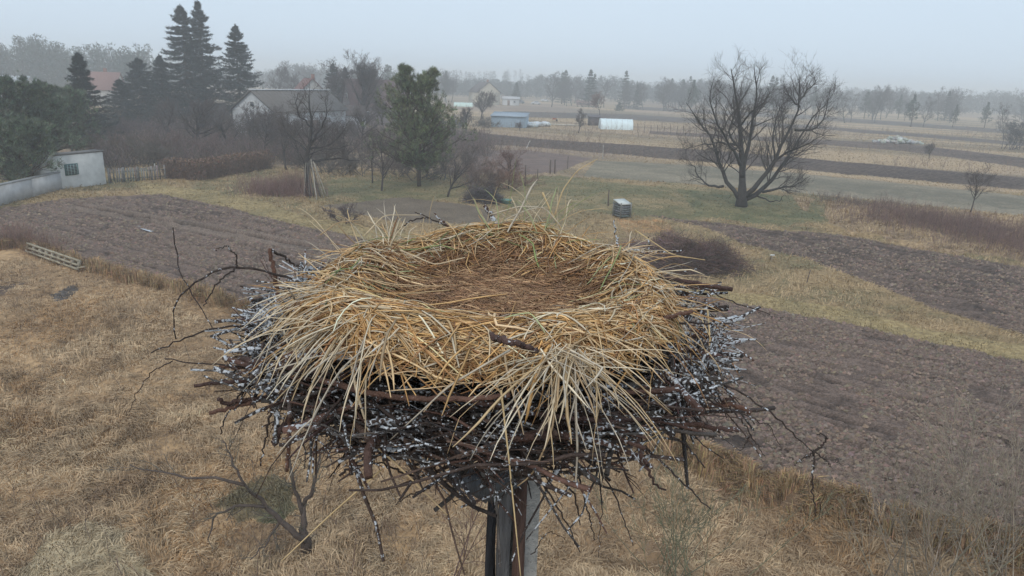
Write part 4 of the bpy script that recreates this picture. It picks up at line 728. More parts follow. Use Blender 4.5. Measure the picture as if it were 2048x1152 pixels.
g = gr(702, 440); bush(690, 446, 400, 2.2, (.12, .09, .09), 340, 'small dark bare sapling bush behind the left rim of the nest', stems=8)
post(1612, 568, 540, 'slim dark sapling stake with twiggy top in the right grass', r=.03, name='sapling_stake', lean=.12)
g = gr(1238, 222); root = empty('round_juniper', tuple(g), 'small dark round conifer in the far field right of the reddish tree', 'conifer'); spruce_mesh(top_h(1238, 222, 205), 3.6, (.05, .07, .06), 81, nb=80, root=root, droop=.1)
g = gr(1032, 205); root = empty('dark_spruce', tuple(g), 'dark conifer right of the small white outbuilding', 'spruce tree'); spruce_mesh(top_h(1032, 205, 165), 6, (.035, .05, .045), 82, nb=140, root=root, droop=.1)
# far treeline: prototypes then copies
def proto(kind, seed):
    root = link('far_tree', None)
    if kind == 'bare':
        lv = bare_levels(12, seed=seed, spread=.75, r=.16, n=(16, 7, 5, 3), clear=.15, fine=3.2); f = 12/max(p[..., 2].max() for p, _ in lv); build_levels([(p*f, r) for p, r in lv], 'trunk', root, (.12, .11, .105), (.12, .11, .11))
    elif kind == 'pine': pine_mesh(12, 7, (.05, .07, .05), seed, tops=1, root=root, nb=45, base=.2)
    else: spruce_mesh(12, 5.5, (.03, .045, .04), seed, root=root, nb=90)
    return root
protos = [proto('bare', 401), proto('bare', 402), proto('bare', 403), proto('pine', 404), proto('spruce', 405)]
used = set(); rf = np.random.default_rng(77)
LB = ['hazy bare deciduous tree in the far treeline', 'hazy bare deciduous tree in the far treeline', 'hazy bare deciduous tree in the far treeline', 'hazy round topped pine in the far treeline', 'hazy dark spruce in the far treeline']
GP = ['bare trees of the far treeline']*3+['pines of the far treeline', 'spruces of the far treeline']
def place(px, Y, H, k):
    p = at(px, 180, Y); t = protos[k] if k not in used else copy_tree(protos[k]); used.add(k)
    t.location = (p[0], Y, 0); s_ = H/12; t.scale = (s_*(.8+.5*rf.random()), s_*(.8+.5*rf.random()), s_); t.rotation_euler = (0, 0, rf.random()*6.28); t.name = 'far_bare_tree' if k < 3 else 'far_pine' if k == 3 else 'far_spruce'
    tag(t, LB[k], 'far tree', GP[k])
for i in range(290):
    px = 880+rf.random()*1250 if i > 30 else 520+rf.random()*380
    if px < 1600: Y = 300+rf.random()*110
    else: Y = 270+rf.random()*140
    if vnoise(np.array([px/45.]), np.array([3.]), 8)[0] < .42: continue
    if 1580 < px and rf.random() < .3: continue
    k = int(rf.choice([0, 1, 2, 0, 1, 2, 3, 4])); place(px, Y, (8.5+rf.random()*6.5)*(1 if k != 4 else 1.1), k)
for (px, Y, H, k) in ((1105, 300, 15, 0), (1145, 330, 13, 1), (1330, 300, 13, 0), (1385, 280, 12, 3), (1700, 240, 11, 1), (1712, 250, 10, 0), (1760, 250, 11, 2), (1835, 230, 9.5, 3), (1860, 235, 10, 0), (1920, 235, 7, 3), (1985, 240, 8, 3), (2030, 180, 9, 1), (1450, 300, 12, 1), (1560, 300, 12, 2), (1210, 320, 13, 2), (1290, 300, 12, 1)): place(px, Y, H, k)
# far forest masses (uncountable)
def forest(name, px0, px1, Ya, Yb, H0, H1, n, label, seed, cl=(.06, .075, .065)):
    global rng; rng = np.random.default_rng(seed); mb = MB(); px = px0+(px1-px0)*rng.random(n); Y = Ya+(Yb-Ya)*rng.random(n); X = (px-1024)/FPX*Y*1.02
    H = (H0+(H1-H0)*vnoise(px/60., px*0, seed))*(.75+.35*rng.random(n)); m_ = 110; t = rng.random((n, m_)); rad = 2.6*np.sqrt(np.clip(1-((t-.5)/.55)**2, 0.02, 1)); a = rng.random((n, m_))*6.28
    P = np.stack([X[:, None]+rad*np.cos(a)*rng.random((n, m_))**.5, Y[:, None]+rad*np.sin(a), H[:, None]*(.1+.9*t)], -1).reshape(-1, 3); N = len(P)
    mb.blades(P, rng.normal(size=(N, 3))+np.array([0, 0, .6]), 1.0+1.0*rng.random(N), .42, vary(cl, N, .2)); T = np.stack([np.stack([X, Y, X*0-.1], 1), np.stack([X, Y, H*.95], 1)], 1); mb.tubes(T, np.full((n, 2), .12), 3, (.1, .09, .09, 0))
    tag(mb.build(name, NEEDLE), label, 'forest', kind='stuff')
forest('far_forest', -500, 330, 260, 330, 15, 23, 520, 'hazy dark forest rising behind the left gardens', 91)
forest('far_forest', 250, 2500, 430, 560, 9, 15, 1600, 'faint wood closing the fields along the horizon', 92, (.075, .08, .075))
forest('distant_wood', -500, 2600, 650, 800, 12, 20, 1200, 'palest strip of wood almost lost in the haze', 93, (.08, .085, .08))
# low scrub dotted over far fields
x, y = scatter(5200, 95, 260, -.2, .85); rng = np.random.default_rng(17); k = fbm(x/14, y/14, 71) > .52; x, y = x[k], y[k]; n = len(x)
P = np.stack([x, y, ground_z(x, y)], 1); D = rng.normal(size=(n, 3))*.4+np.array([0, 0, 1.]); L = .6+1.6*rng.random(n); A, R = grow(P, D, L, np.full(n, .02), 3, .1, 0, .5); mb = MB(); mb.tubes(A, R, 3, vary((.22, .16, .13), n, .2)); c = children(A, R, L, 6, .2, 1, .7, .5, .7); B, R2 = grow(c[0], c[1], c[2], c[3], 2, .1, 0, .5); mb.tubes(B, R2, 3, vary((.24, .18, .15), len(B), .2))
tag(mb.build('field_scrub', TWIG), 'thin scrub scattered over the far field strips', 'scrub', kind='stuff')
x, y = scatter(60000, 62, 125, -.62, .0); rng = np.random.default_rng(18); k = zmask('thicket', x, y) & (fbm(x/5, y/5, 73) > .47); x, y = x[k], y[k]; x, y = x[:9000], y[:9000]; n = len(x)
P = np.stack([x, y, ground_z(x, y)-.05], 1); D = rng.normal(size=(n, 3))*.3+np.array([0, 0, 1.]); L = .8+2.6*rng.random(n)*fbm(x/5, y/5, 73); A, R = grow(P, D, L, np.full(n, .02), 4, .1, 0, .5); mb = MB(); mb.tubes(A, R, 3, vary((.13, .10, .095), n, .25)); c = children(A, R, L, 7, .2, 1, .6, .5, .7); B, R2 = grow(c[0], c[1], c[2], np.full(len(c[0]), .011), 3, .1, .03, .5); mb.tubes(B, R2, 3, vary((.20, .15, .135), len(B), .35))
tag(mb.build('undergrowth', TWIG), 'dense grey brown undergrowth between the bare garden trees', 'undergrowth', kind='stuff')
# near saplings below the nest
def gnarled():
    global rng; rng = np.random.default_rng(95); g = gr(613, 1112); Y0 = g[1]; root = empty('gnarled_tree', tuple(g), 'small gnarled bare tree growing from the grass below left of the nest', 'bare tree')
    def px(l, dz, K=10):
        P = []
        for a, b, z_ in l: d = ray(a, b); t = (z_-CZ)/d[2]; P.append(np.array([d[0]*t, d[1]*t, z_])-g)
        return resample(P, K, .02)
    limbs = [([(613, 1112, -.1), (612, 1075, .4), (606, 1040, .7), (608, 1010, 1.0)], .13), ([(612, 1080, .35), (585, 1060, .6), (550, 1030, .9), (520, 1000, 1.3), (490, 970, 1.8)], .08), ([(608, 1010, 1.0), (622, 990, 1.3), (632, 950, 1.7), (640, 905, 2.2)], .05), ([(606, 1030, .8), (590, 985, 1.3), (578, 940, 1.8), (575, 880, 2.4)], .05), ([(535, 1015, 1.1), (480, 1010, 1.3), (430, 1030, 1.2), (415, 1080, .8)], .04), ([(490, 970, 1.8), (440, 955, 1.9), (380, 955, 1.8), (260, 930, 1.7)], .035), ([(490, 970, 1.8), (470, 930, 2.2), (445, 880, 2.6)], .03), ([(560, 1035, .8), (530, 1090, .6), (500, 1120, .5)], .03)]
    P = np.array([px(l, 0) for l, _ in limbs]); R = np.array([np.linspace(r, r*.3, 10) for _, r in limbs]); La = np.array([np.linalg.norm(np.diff(p, axis=0), axis=1).sum() for p in P]); mb = MB(); mb.tubes(P, R, 6, (.085, .065, .055, 0)); mb.build('trunk', BARK, root, smooth=True); lv = [(P, R)]; mb = MB()
    for n, ra, K, mn in ((6, .4, 6, .008), (4, .5, 4, .004), (3, .6, 3, .003)): c = children(lv[-1][0], lv[-1][1], La, n, .25, 1, .8, ra, .5); La = np.clip(c[2], .1, .9); lv.append(grow(c[0], c[1], La, np.maximum(np.minimum(c[3], .015), mn), K, .13, .04, .5)); mb.tubes(*lv[-1], 3, vary((.13, .115, .09), len(lv[-1][0]), .15))
    mb.build('crown', TWIG, root)
gnarled()
def near_bush(px, py, z_, lab, seed, cl, stems, H, w_, fine=.5, kids=5):
    global rng; rng = np.random.default_rng(seed); g = gr(px, py); root = empty('near_bush', (g[0], g[1], 0), lab, 'bush', 'bare bushes below the nest'); P = rng.normal(size=(stems, 3))*[w_*.3, w_*.3, 0]; D = rng.normal(size=(stems, 3))*[.35, .35, .1]+np.array([0, 0, 1.]); L = H*(.6+.4*rng.random(stems)); lv = [grow(P, D, L, np.full(stems, .03*fine), 7, .07, .02, .25)]; La = L
    for i, (n, ra) in enumerate(((kids, .5), (4, .5), (3, .5))): c = children(lv[-1][0], lv[-1][1], La, n, .25, 1, .5, ra, .6, taper=.35); La = c[2]; lv.append(grow(c[0], c[1], La, np.maximum(c[3], .005), [5, 4, 3][i], .09, .04, .4))
    build_levels(lv, 'stem', root, cl, cl, split=1)
near_bush(1960, 1180, 0, 'pale grey twiggy bush at the bottom right corner', 96, (.28, .235, .18), 22, 3.6, 1.6); near_bush(1820, 1195, 0, 'greyish twiggy bush left of the corner bush', 97, (.25, .21, .16), 12, 3.0, 1.0); near_bush(1350, 1165, 0, 'greenish thin stemmed bush below the right side of the nest', 98, (.16, .16, .10), 20, 2.6, 1.2, .35, 3); near_bush(900, 1180, 0, 'thin reddish sapling at the bottom left of the concrete pole', 99, (.15, .09, .07), 3, 3.4, .2); near_bush(2080, 1120, 0, 'tall grey bush cut by the right edge', 100, (.26, .22, .17), 14, 3.4, 1.4)

# ------------------------------------------------------------ the nest pole
NX, NYc = -.06, 2.32
pole_root = empty('nest_pole', (.055, NYc+.02, 0), 'pale concrete pole with dark weathered boards carrying the stork nest', 'pole')
CONC = mat('concrete', attr=True, rough=.9, nscale=14, namt=.18, bump=.5, bscale=60); OLDW = mat('old_wood', attr=True, rough=.85, nscale=7, namt=.4, bump=.7, bscale=20, stretch=(6, 6, .8))
mb = MB(); mb.add([(s*.075*k, t_*.075*k, z_) for z_, k in ((-.3, 1.35), (8.4, 1.0)) for s, t_ in ((-1, -1), (1, -1), (1, 1), (-1, 1))], [[0, 1, 5, 4], [1, 2, 6, 5], [2, 3, 7, 6], [3, 0, 4, 7], [4, 5, 6, 7]], (.43, .40, .36, 0)); mb.build('concrete_shaft', CONC, pole_root)
for (xx, yy, wd, dp, z0, z1, cl) in ((-.098, -.05, .035, .12, 7.0, 8.2, (.035, .035, .04, 0)), (-.052, -.115, .05, .05, 6.1, 8.42, (.12, .115, .115, 0)), (.0, -.108, .045, .05, 3.0, 8.3, (.11, .065, .05, 0))):
    mb = MB(); n = 9; v = []; 
    for k in range(n):
        z_ = z0+(z1-z0)*k/(n-1); j = rng.normal(size=2)*.003
        for s, t_ in ((-1, -1), (1, -1), (1, 1), (-1, 1)): v.append((xx+s*wd/2+j[0], yy+t_*dp/2+j[1], z_))
    f = [[k*4+a, k*4+(a+1) % 4, k*4+4+(a+1) % 4, k*4+4+a] for k in range(n-1) for a in range(4)]+[[0, 3, 2, 1], [n*4-4, n*4-3, n*4-2, n*4-1]]; mb.add(v, f, cl); mb.build('board', OLDW, pole_root)
mb = MB(); v1 = np.array([.055, NYc+.02, 0]); 
def rel(p): return np.array(p)-v1
mb.beam(rel(at(905, 935, 2.25)), rel(at(985, 985, 2.2)), .05, .075, (.10, .105, .115, 0)); mb.beam(rel(at(975, 985, 2.2)), rel(at(1040, 945, 2.16)), .05, .07, (.09, .095, .10, 0)); mb.build('brace', OLDW, pole_root)
mb = MB(); mb.beam(rel(at(975, 880, 1.95)), rel(at(972, 955, 2.0)), .035, .035, (.15, .15, .155, 0)); mb.build('upright', OLDW, pole_root)
for k, a in enumerate((0, math.pi/2, .8)):
    mb = MB(); mb.beam(np.array([-.5*math.cos(a), -.5*math.sin(a), 8.33+.062*k]), np.array([.5*math.cos(a), .5*math.sin(a), 8.33+.062*k]), .07, .06, (.08, .06, .05, 0)); mb.build('crossbeam', OLDW, pole_root)

# ------------------------------------------------------------ the stork nest
rng = np.random.default_rng(2024)
nest = empty('stork_nest', (NX, NYc, 8.2), 'large stork nest of dark sticks lined with golden straw on top of the pole', 'nest')
pi = math.pi
STRAW = mat('straw', attr=True, rough=.6, nscale=22, namt=.16, white=True, spec=.35); STICK = mat('stick', attr=True, rough=.75, nscale=30, namt=.4, white=True, bump=.5, bscale=120, spec=.3); HAY = mat('matted_hay', attr=True, rough=.9, nscale=45, namt=.45, bump=1., bscale=90)
N0 = np.array([NX, NYc, 8.2])
def nb_r(th): # radial irregularity
    return .86-.05*np.maximum(0, np.cos(th))+.13*np.maximum(0, -np.sin(th))**1.5+.10*np.maximum(0, np.sin(th))**1.5+.02*np.sin(3*th+2.)+.02*np.sin(5*th+.5)
RIM_R = [0, .2, .36, .45, .52, .58, .63, .67, .72, .78, .85]
RIM_Z = [.58, .58, .583, .60, .63, .655, .66, .645, .61, .55, .45]
def surf(x, y):
    r = np.hypot(x, y); th = np.arctan2(y, x); q = r/nb_r(th); z = np.interp(q, RIM_R, RIM_Z)
    z = z+(.014*np.sin(2*th-1.0)+.02*np.exp(-((th-1.25)/.4)**2)+.012*np.sin(5*th))*np.clip((q-.25)/.25, 0, 1)*np.clip((.95-q)/.3, 0, 1)+.012*(vnoise(x*9+50, y*9+50, 4)-.5)*2*np.clip(q/.3, 0, 1)
    return z
# matted core
rr = np.concatenate([np.linspace(.001, .665, 44), [.66, .60]]); tt = np.linspace(0, 2*math.pi, 120, endpoint=False)
Rg, Tg = np.meshgrid(rr, tt, indexing='ij'); Rg = Rg*nb_r(Tg); X = Rg*np.cos(Tg); Yq = Rg*np.sin(Tg); Z = surf(X, Yq)-.02+.014*(vnoise(X*30+9, Yq*30+9, 6)-.5); Z[-2] -= .06; Z[-1] -= .1
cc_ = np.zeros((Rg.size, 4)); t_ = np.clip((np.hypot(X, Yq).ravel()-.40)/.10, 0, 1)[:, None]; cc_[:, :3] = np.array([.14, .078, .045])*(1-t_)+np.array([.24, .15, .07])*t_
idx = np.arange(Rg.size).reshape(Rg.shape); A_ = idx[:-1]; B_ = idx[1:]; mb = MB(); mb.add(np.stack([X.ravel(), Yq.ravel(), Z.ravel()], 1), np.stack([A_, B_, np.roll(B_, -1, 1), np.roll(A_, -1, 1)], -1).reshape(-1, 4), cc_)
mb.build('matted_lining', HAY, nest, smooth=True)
def strands(n, r0, r1, tang, Lm, Ls, wd, cols, off, K=7, curl=.25, up=.0, thr=None, g=.0, flat=.45, white=None, seedy=None):
    th = rng.random(n)*2*math.pi if thr is None else thr(n); r = (r0+(r1-r0)*rng.random(n))*nb_r(th); p = np.stack([r*np.cos(th), r*np.sin(th)], 1)
    sg = np.where(rng.random(n) < .5, 1, -1); a = th+sg*math.pi/2+rng.normal(size=n)*tang; L = Lm*np.exp(rng.normal(size=n)*Ls); da = rng.normal(size=n)*curl/K
    pts = []; cur = p-np.stack([np.cos(a), np.sin(a)], 1)*L[:, None]*.5; pitch = up+rng.normal(size=n)*.18; h = off*rng.random(n); pz = surf(cur[:, 0], cur[:, 1])+h; cl = rng.random(n) < .25
    pts.append(np.append(cur, pz[:, None], 1))
    kk = rng.integers(1, K*2, n)
    for k in range(K):
        a = a+da+rng.normal(size=n)*.08+(kk == k)*rng.normal(size=n)*.9; st = L/K; cur = cur+np.stack([np.cos(a), np.sin(a)], 1)*st[:, None]; s_ = surf(cur[:, 0], cur[:, 1]); target = s_+h*(1-.5*k/K)
        pz = pz+np.sin(pitch)*st; pitch = pitch-g*st*4; pz = np.where(rng.random(n) < .0, pz, np.maximum(pz*.45+target*.55, s_)); pts.append(np.append(cur, pz[:, None], 1))
    P = np.stack(pts, 1); R = (wd*np.exp(rng.normal(size=n)*.3))[:, None]*np.array([.6]+[1]*(K-1)+[.5])[None]
    c = np.array(cols)[rng.integers(0, len(cols), n)]; c = np.append(c*(1+rng.normal(size=(n, 1))*.26), np.full((n, 1), 0.), 1); c = np.clip(c, 0, .85)
    c = np.repeat(c[:, None], K+1, 1)
    if white is not None: c[..., 3] = white(P)
    q = (np.hypot(P[..., 0], P[..., 1])/nb_r(np.arctan2(P[..., 1], P[..., 0]))).max(1); kp = q < .735+.04*np.abs(rng.normal(size=n)); P, R, c = P[kp], R[kp], c[kp]
    return P, R/2, c
GOLD = [(.58, .36, .16), (.50, .29, .11), (.66, .46, .25), (.40, .22, .085), (.62, .44, .26), (.30, .155, .065), (.25, .125, .055), (.54, .33, .14)]
PALE = [(.64, .51, .35), (.56, .44, .29), (.50, .36, .20), (.68, .58, .43), (.48, .41, .32), (.40, .28, .16)]
BRN = [(.24, .13, .07), (.30, .17, .09), (.20, .11, .065), (.36, .22, .12), (.27, .15, .08), (.42, .27, .15)]
def wfront(P): # droppings thicken towards outer lower edge
    r = np.hypot(P[..., 0], P[..., 1]); th = np.arctan2(P[..., 1], P[..., 0]); side = np.clip(np.abs(np.cos(th)), 0, 1)
    return np.clip((r-.58)*1.9, 0, .36)*(.5+.5*side)+.05*(r > .5)
mb = MB()
mb.tubes(*strands(9000, .0, .46, 1.2, .055, .4, .0030, BRN, .02, K=4, curl=.8), 3) if False else None
for args in (dict(n=16000, r0=0., r1=.52, tang=1.3, Lm=.06, Ls=.4, wd=.0032, cols=BRN, off=.022, K=4, curl=.9),):
    P, R, c = strands(**args); mb.tubes(P, R, 3, c)
mb.build('fine_lining', STRAW, nest)
mb = MB()
for args in (dict(n=6200, r0=.40, r1=.61, tang=.8, Lm=.16, Ls=.4, wd=.0040, cols=BRN+GOLD[5:7], off=.03, K=6, curl=.5),
             dict(n=5200, r0=.57, r1=.71, tang=.5, Lm=.24, Ls=.4, wd=.0050, cols=GOLD, off=.035, K=8, curl=.35),
             dict(n=1300, r0=.54, r1=.70, tang=1.0, Lm=.22, Ls=.4, wd=.0055, cols=GOLD+PALE, off=.045, K=8, curl=.5, white=wfront),
             dict(n=3600, r0=.58, r1=.74, tang=.33, Lm=.28, Ls=.4, wd=.0050, cols=GOLD+PALE[2:3], off=.035, K=8, curl=.4, white=wfront, thr=lambda n: -pi/2+rng.normal(size=n)*.8)):
    P, R, c = strands(**args); mb.tubes(P, R, 3, c, flat=.5)
P, R, c = strands(1500, .48, .76, 1.5, .11, .45, .0048, GOLD[:5]+PALE, .05, K=5, curl=.9, white=wfront); mb.tubes(P, R, 3, c, flat=.5)
# strands that fall into the cup
P, R, c = strands(330, .34, .56, 1.2, .18, .3, .0045, GOLD+PALE, .03, K=8, curl=.6); mb.tubes(P, R, 3, c, flat=.5)
GRN = [(.22, .26, .10), (.30, .32, .16), (.18, .22, .08)]
P, R, c = strands(90, .45, .66, .6, .22, .3, .0055, GRN, .06, K=8); mb.tubes(P, R, 3, c, flat=.5)
mb.build('straw_rim', STRAW, nest)
# overhanging strands: ballistic paths leaving the rim
def overhang(n, th0, th1, r0, r1, L0, L1, wd, cols, el=.15, g=2.2, spr=.35, z0=0, K=9, wh=.3, src=None):
    th = th0+(th1-th0)*rng.random(n); r = r0+(r1-r0)*rng.random(n)
    if src is None: p = np.stack([r*np.cos(th), r*np.sin(th)], 1); z = surf(p[:, 0], p[:, 1])+.01+z0+.03*rng.random(n)
    else: p = np.tile(np.array(src[:2]), (n, 1))+rng.normal(size=(n, 2))*.03; z = np.full(n, src[2])+rng.normal(size=n)*.012
    a = th+rng.normal(size=n)*spr; e = el+rng.normal(size=n)*.15; L = L0+(L1-L0)*rng.random(n); pts = [np.stack([p[:, 0], p[:, 1], z], 1)]; v = np.stack([np.cos(a)*np.cos(e), np.sin(a)*np.cos(e), np.sin(e)], 1); cur = pts[0]
    gg = g*(.5+rng.random(n))
    for k in range(K):
        if k == 0: kk = rng.integers(1, K*2, n)
        v = v+(kk == k)[:, None]*rng.normal(size=(n, 3))*.45
        st = L/K; v = v+np.stack([0*st, 0*st, -gg*st], 1)+rng.normal(size=(n, 3))*.06; v /= np.linalg.norm(v, axis=1, keepdims=True); cur = cur+v*st[:, None]; lim = surf(cur[:, 0], cur[:, 1])
        q = np.hypot(cur[:, 0], cur[:, 1]); cur = cur.copy(); cur[:, 2] = np.where(q < .7, np.maximum(cur[:, 2], lim+.004), cur[:, 2]); pts.append(cur)
    P = np.stack(pts, 1); R = (wd*np.exp(rng.normal(size=n)*.35)/2)[:, None]*np.array([.8]+[1]*(K-2)+[.7, .3])[None]
    c = np.array(cols)[rng.integers(0, len(cols), n)]; c = np.append(c*(1+rng.normal(size=(n, 1))*.13), np.zeros((n, 1)), 1); c = np.repeat(np.clip(c, 0, .85)[:, None], K+1, 1); c[..., 3] = wh*np.linspace(.2, 1, K+1)[None]
    return P, R, c
mb = MB(); pi = math.pi
for a in (dict(n=80, th0=-pi, th1=0, r0=.58, r1=.72, L0=.12, L1=.3, wd=.0045, cols=GOLD+PALE, g=4, spr=.8, el=-.05), dict(n=48, th0=-2.85, th1=-2.1, r0=.5, r1=.66, L0=.1, L1=.36, wd=.005, cols=PALE, g=3.0, spr=.75, el=.05, wh=.42), dict(n=26, th0=-2.4, th1=-1.9, r0=.64, r1=.74, L0=.15, L1=.38, wd=.005, cols=PALE, g=3.5, spr=.5, el=0),
          dict(n=45, th0=-3.6, th1=-2.7, r0=.5, r1=.62, L0=.1, L1=.24, spr=.8, wd=.0045, cols=PALE+GOLD), dict(n=50, th0=-.5, th1=.6, r0=.48, r1=.62, L0=.1, L1=.24, spr=.8, wd=.0045, cols=PALE+GOLD), dict(n=130, th0=.4, th1=2.8, r0=.45, r1=.6, L0=.08, L1=.2, wd=.004, cols=PALE+GOLD, el=.3, spr=1.0),
          dict(n=30, th0=1.1, th1=1.7, r0=.5, r1=.6, L0=.18, L1=.34, wd=.005, cols=PALE+GRN, el=.9, spr=.9), dict(n=22, th0=2.1, th1=2.8, r0=.5, r1=.62, L0=.15, L1=.26, wd=.005, cols=PALE, el=.8, spr=.9)):
    P, R, c = overhang(**a); mb.tubes(P, R, 3, c, flat=.5)
# the fan of long stems bursting down at the front right
src = at(1135, 705, 1.62)-N0
P, R, c = overhang(64, -2.75, -.35, 0, 0, .08, .38, .0042, PALE, el=-.2, g=2.2, spr=.32, src=src, wh=.25); mb.tubes(P, R, 3, c, flat=.5)
P, R, c = overhang(26, -3.0, .1, 0, 0, .2, .38, .0035, PALE, el=.05, g=1.2, spr=.2, src=src, wh=.2); mb.tubes(P, R, 3, c, flat=.5)
src = at(700, 680, 1.80)-N0
P, R, c = overhang(30, -2.9, -1.2, 0, 0, .16, .36, .005, PALE, el=-.1, g=3.0, spr=.2, src=src, wh=.3); mb.tubes(P, R, 3, c, flat=.5)
mb.build('hanging_straw', STRAW, nest)
def one_stem(pts, w_, cl, name='straw_stalk', mt=None, K=14, wh=.1, tip=.5, wob=0, sides=4):
    P = resample([at(a, b, Y)-N0 for a, b, Y in pts], K, wob)[None]; c = np.tile(np.append(np.array(cl), wh), (1, K, 1)); mb = MB(); mb.tubes(P, (np.linspace(1, tip, K)*w_/2)[None], sides, c); return mb.build(name, mt or STRAW, nest)
ST = [([(762, 940, 1.66), (660, 1030, 1.6), (563, 1122, 1.55)], .0055), ([(690, 650, 1.75), (712, 780, 1.62), (742, 880, 1.6)], .012), ([(730, 872, 1.6), (800, 935, 1.55), (895, 1030, 1.5)], .007), ([(1002, 780, 1.5), (1018, 920, 1.45), (1042, 1160, 1.4)], .0055), ([(1150, 790, 1.5), (1155, 900, 1.5), (1150, 985, 1.5)], .008), ([(1120, 720, 1.6), (1105, 860, 1.5), (1065, 950, 1.5), (1035, 972, 1.5)], .007),
      ([(1415, 620, 2.2), (1422, 700, 2.1), (1390, 800, 2.0), (1300, 870, 1.9), (1240, 900, 1.8)], .006), ([(640, 790, 1.8), (615, 830, 1.75), (597, 868, 1.7)], .007), ([(1110, 430, 2.9), (1125, 380, 2.95), (1155, 340, 3.0), (1195, 318, 3.05)], .007), ([(1085, 385, 2.95), (1105, 430, 2.9), (1130, 470, 2.85)], .009),
      ([(980, 430, 2.95), (1040, 412, 2.9), (1090, 415, 2.85), (1120, 450, 2.8)], .008), ([(640, 470, 2.5), (675, 445, 2.55), (720, 440, 2.55)], .006), ([(620, 545, 2.3), (720, 535, 2.3), (840, 560, 2.35)], .009), ([(800, 500, 2.4), (870, 530, 2.4), (930, 515, 2.4)], .008), ([(640, 545, 2.1), (780, 590, 2.15), (900, 580, 2.2)], .008), ([(1270, 905, 1.7), (1310, 870, 1.7), (1345, 850, 1.7)], .006),
      ([(1020, 700, 1.6), (900, 770, 1.55), (780, 880, 1.55)], .006), ([(1230, 720, 1.6), (1300, 790, 1.6), (1345, 830, 1.65)], .006), ([(1270, 460, 2.7), (1345, 510, 2.5), (1410, 520, 2.4)], .006), ([(730, 470, 2.5), (768, 430, 2.55), (840, 430, 2.6)], .006)]
for k, (p, w_) in enumerate(ST): one_stem(p, w_, PALE[k % len(PALE)] if k % 3 else (.55, .40, .21), wh=.1)
# sticks: the body
def stick_body(n, Lm, rad, seed, cols, rin=0., wh=1., zlo=0.29, zhi=.56, thick_scatter=.4):
    global rng; rng = np.random.default_rng(seed); z = zlo+(zhi-zlo)*rng.random(n)**.75; th0 = rng.random(n)*2*pi; rmax = np.interp(z, [.24, .30, .35, .40, .45, .54], [.26, .48, .64, .76, .84, .82])*(.97-.12*(np.cos(th0) > 0)*np.cos(th0)); th = th0; r = rmax*(rin+(1-rin)*np.sqrt(rng.random(n)))*(1+rng.normal(size=n)*.05)
    a = th+np.where(rng.random(n) < .5, 1, -1)*pi/2+rng.normal(size=n)*.65; el = rng.normal(size=n)*.16-.05; L = np.minimum(Lm*np.exp(rng.normal(size=n)*.4), .75); D = np.stack([np.cos(a)*np.cos(el), np.sin(a)*np.cos(el), np.sin(el)], 1)
    P = np.stack([r*np.cos(th), r*np.sin(th), z], 1)-D*L[:, None]*.5; R0 = rad*np.exp(rng.normal(size=n)*thick_scatter); A, R = grow(P, D, L, R0, 8, .13, 0, .45)
    kp = np.hypot(A[..., 0], A[..., 1]).max(1) < .88+.10*rng.random(n); kp &= (A[..., 2]+.07*np.maximum(0, -np.sin(np.arctan2(A[..., 1], A[..., 0])))*(np.hypot(A[..., 0], A[..., 1]) > .6))[:, 1:-1].max(1) < .585; A, R, L = A[kp], R[kp], L[kp]; n = len(A)
    c = np.array(cols)[rng.integers(0, len(cols), n)]; c = np.append(c*(1+rng.normal(size=(n, 1))*.2), np.zeros((n, 1)), 1); c = np.repeat(np.clip(c, .01, .5)[:, None], 9, 1); q = np.hypot(A[..., 0], A[..., 1]); ths = np.arctan2(A[..., 1], A[..., 0])
    side = np.exp(-((np.abs(ths)-pi)/.75)**2)*1.0+np.exp(-((ths+.15)/.55)**2)*.9; c[..., 3] = np.clip(.31+.14*rng.random((n, 1))+side*.17*np.clip((q-.5)*4, 0, 1)*np.clip((A[..., 2]-.3)*5, 0, 1), 0, np.where(R > .007, .46, .60))*wh
    over = np.maximum(0, A[..., 2]-(surf(A[..., 0], A[..., 1])-.02))*(q < .74); A[..., 2] -= over; return A, R, c, L
DK = [(.052, .038, .033), (.07, .048, .04), (.038, .03, .029), (.085, .055, .042), (.065, .055, .05), (.10, .055, .042), (.09, .078, .07)]
mb = MB(); A, R, c, L = stick_body(1500, .42, .006, 31, DK); mb.tubes(A, R, 5, c); A, R, c, L = stick_body(1800, .30, .0032, 32, DK); mb.tubes(A, R, 4, c)
A, R, c, L = stick_body(800, .45, .0045, 37, DK, rin=.85, zlo=.30, zhi=.55); mb.tubes(A, R, 4, c); A, R, c, L = stick_body(900, .34, .0038, 38, DK, rin=.72, zlo=.42, zhi=.56); mb.tubes(A, R, 4, c)
A, R, c, L = stick_body(150, .5, .009, 33, DK, rin=.2); mb.tubes(A, R, 6, c); mb.build('stick_platform', STICK, nest)
# a dense dark middle of packed debris inside the sticks
mb = MB(); pr = [(.02, .25), (.20, .27), (.34, .32), (.48, .38), (.58, .43), (.60, .47), (.5, .5), (.02, .5)]; mb.lathe(pr, 60, (0, 0, 0), (.03, .022, .02, 0), jit=.02); mb.build('packed_core', HAY, nest)
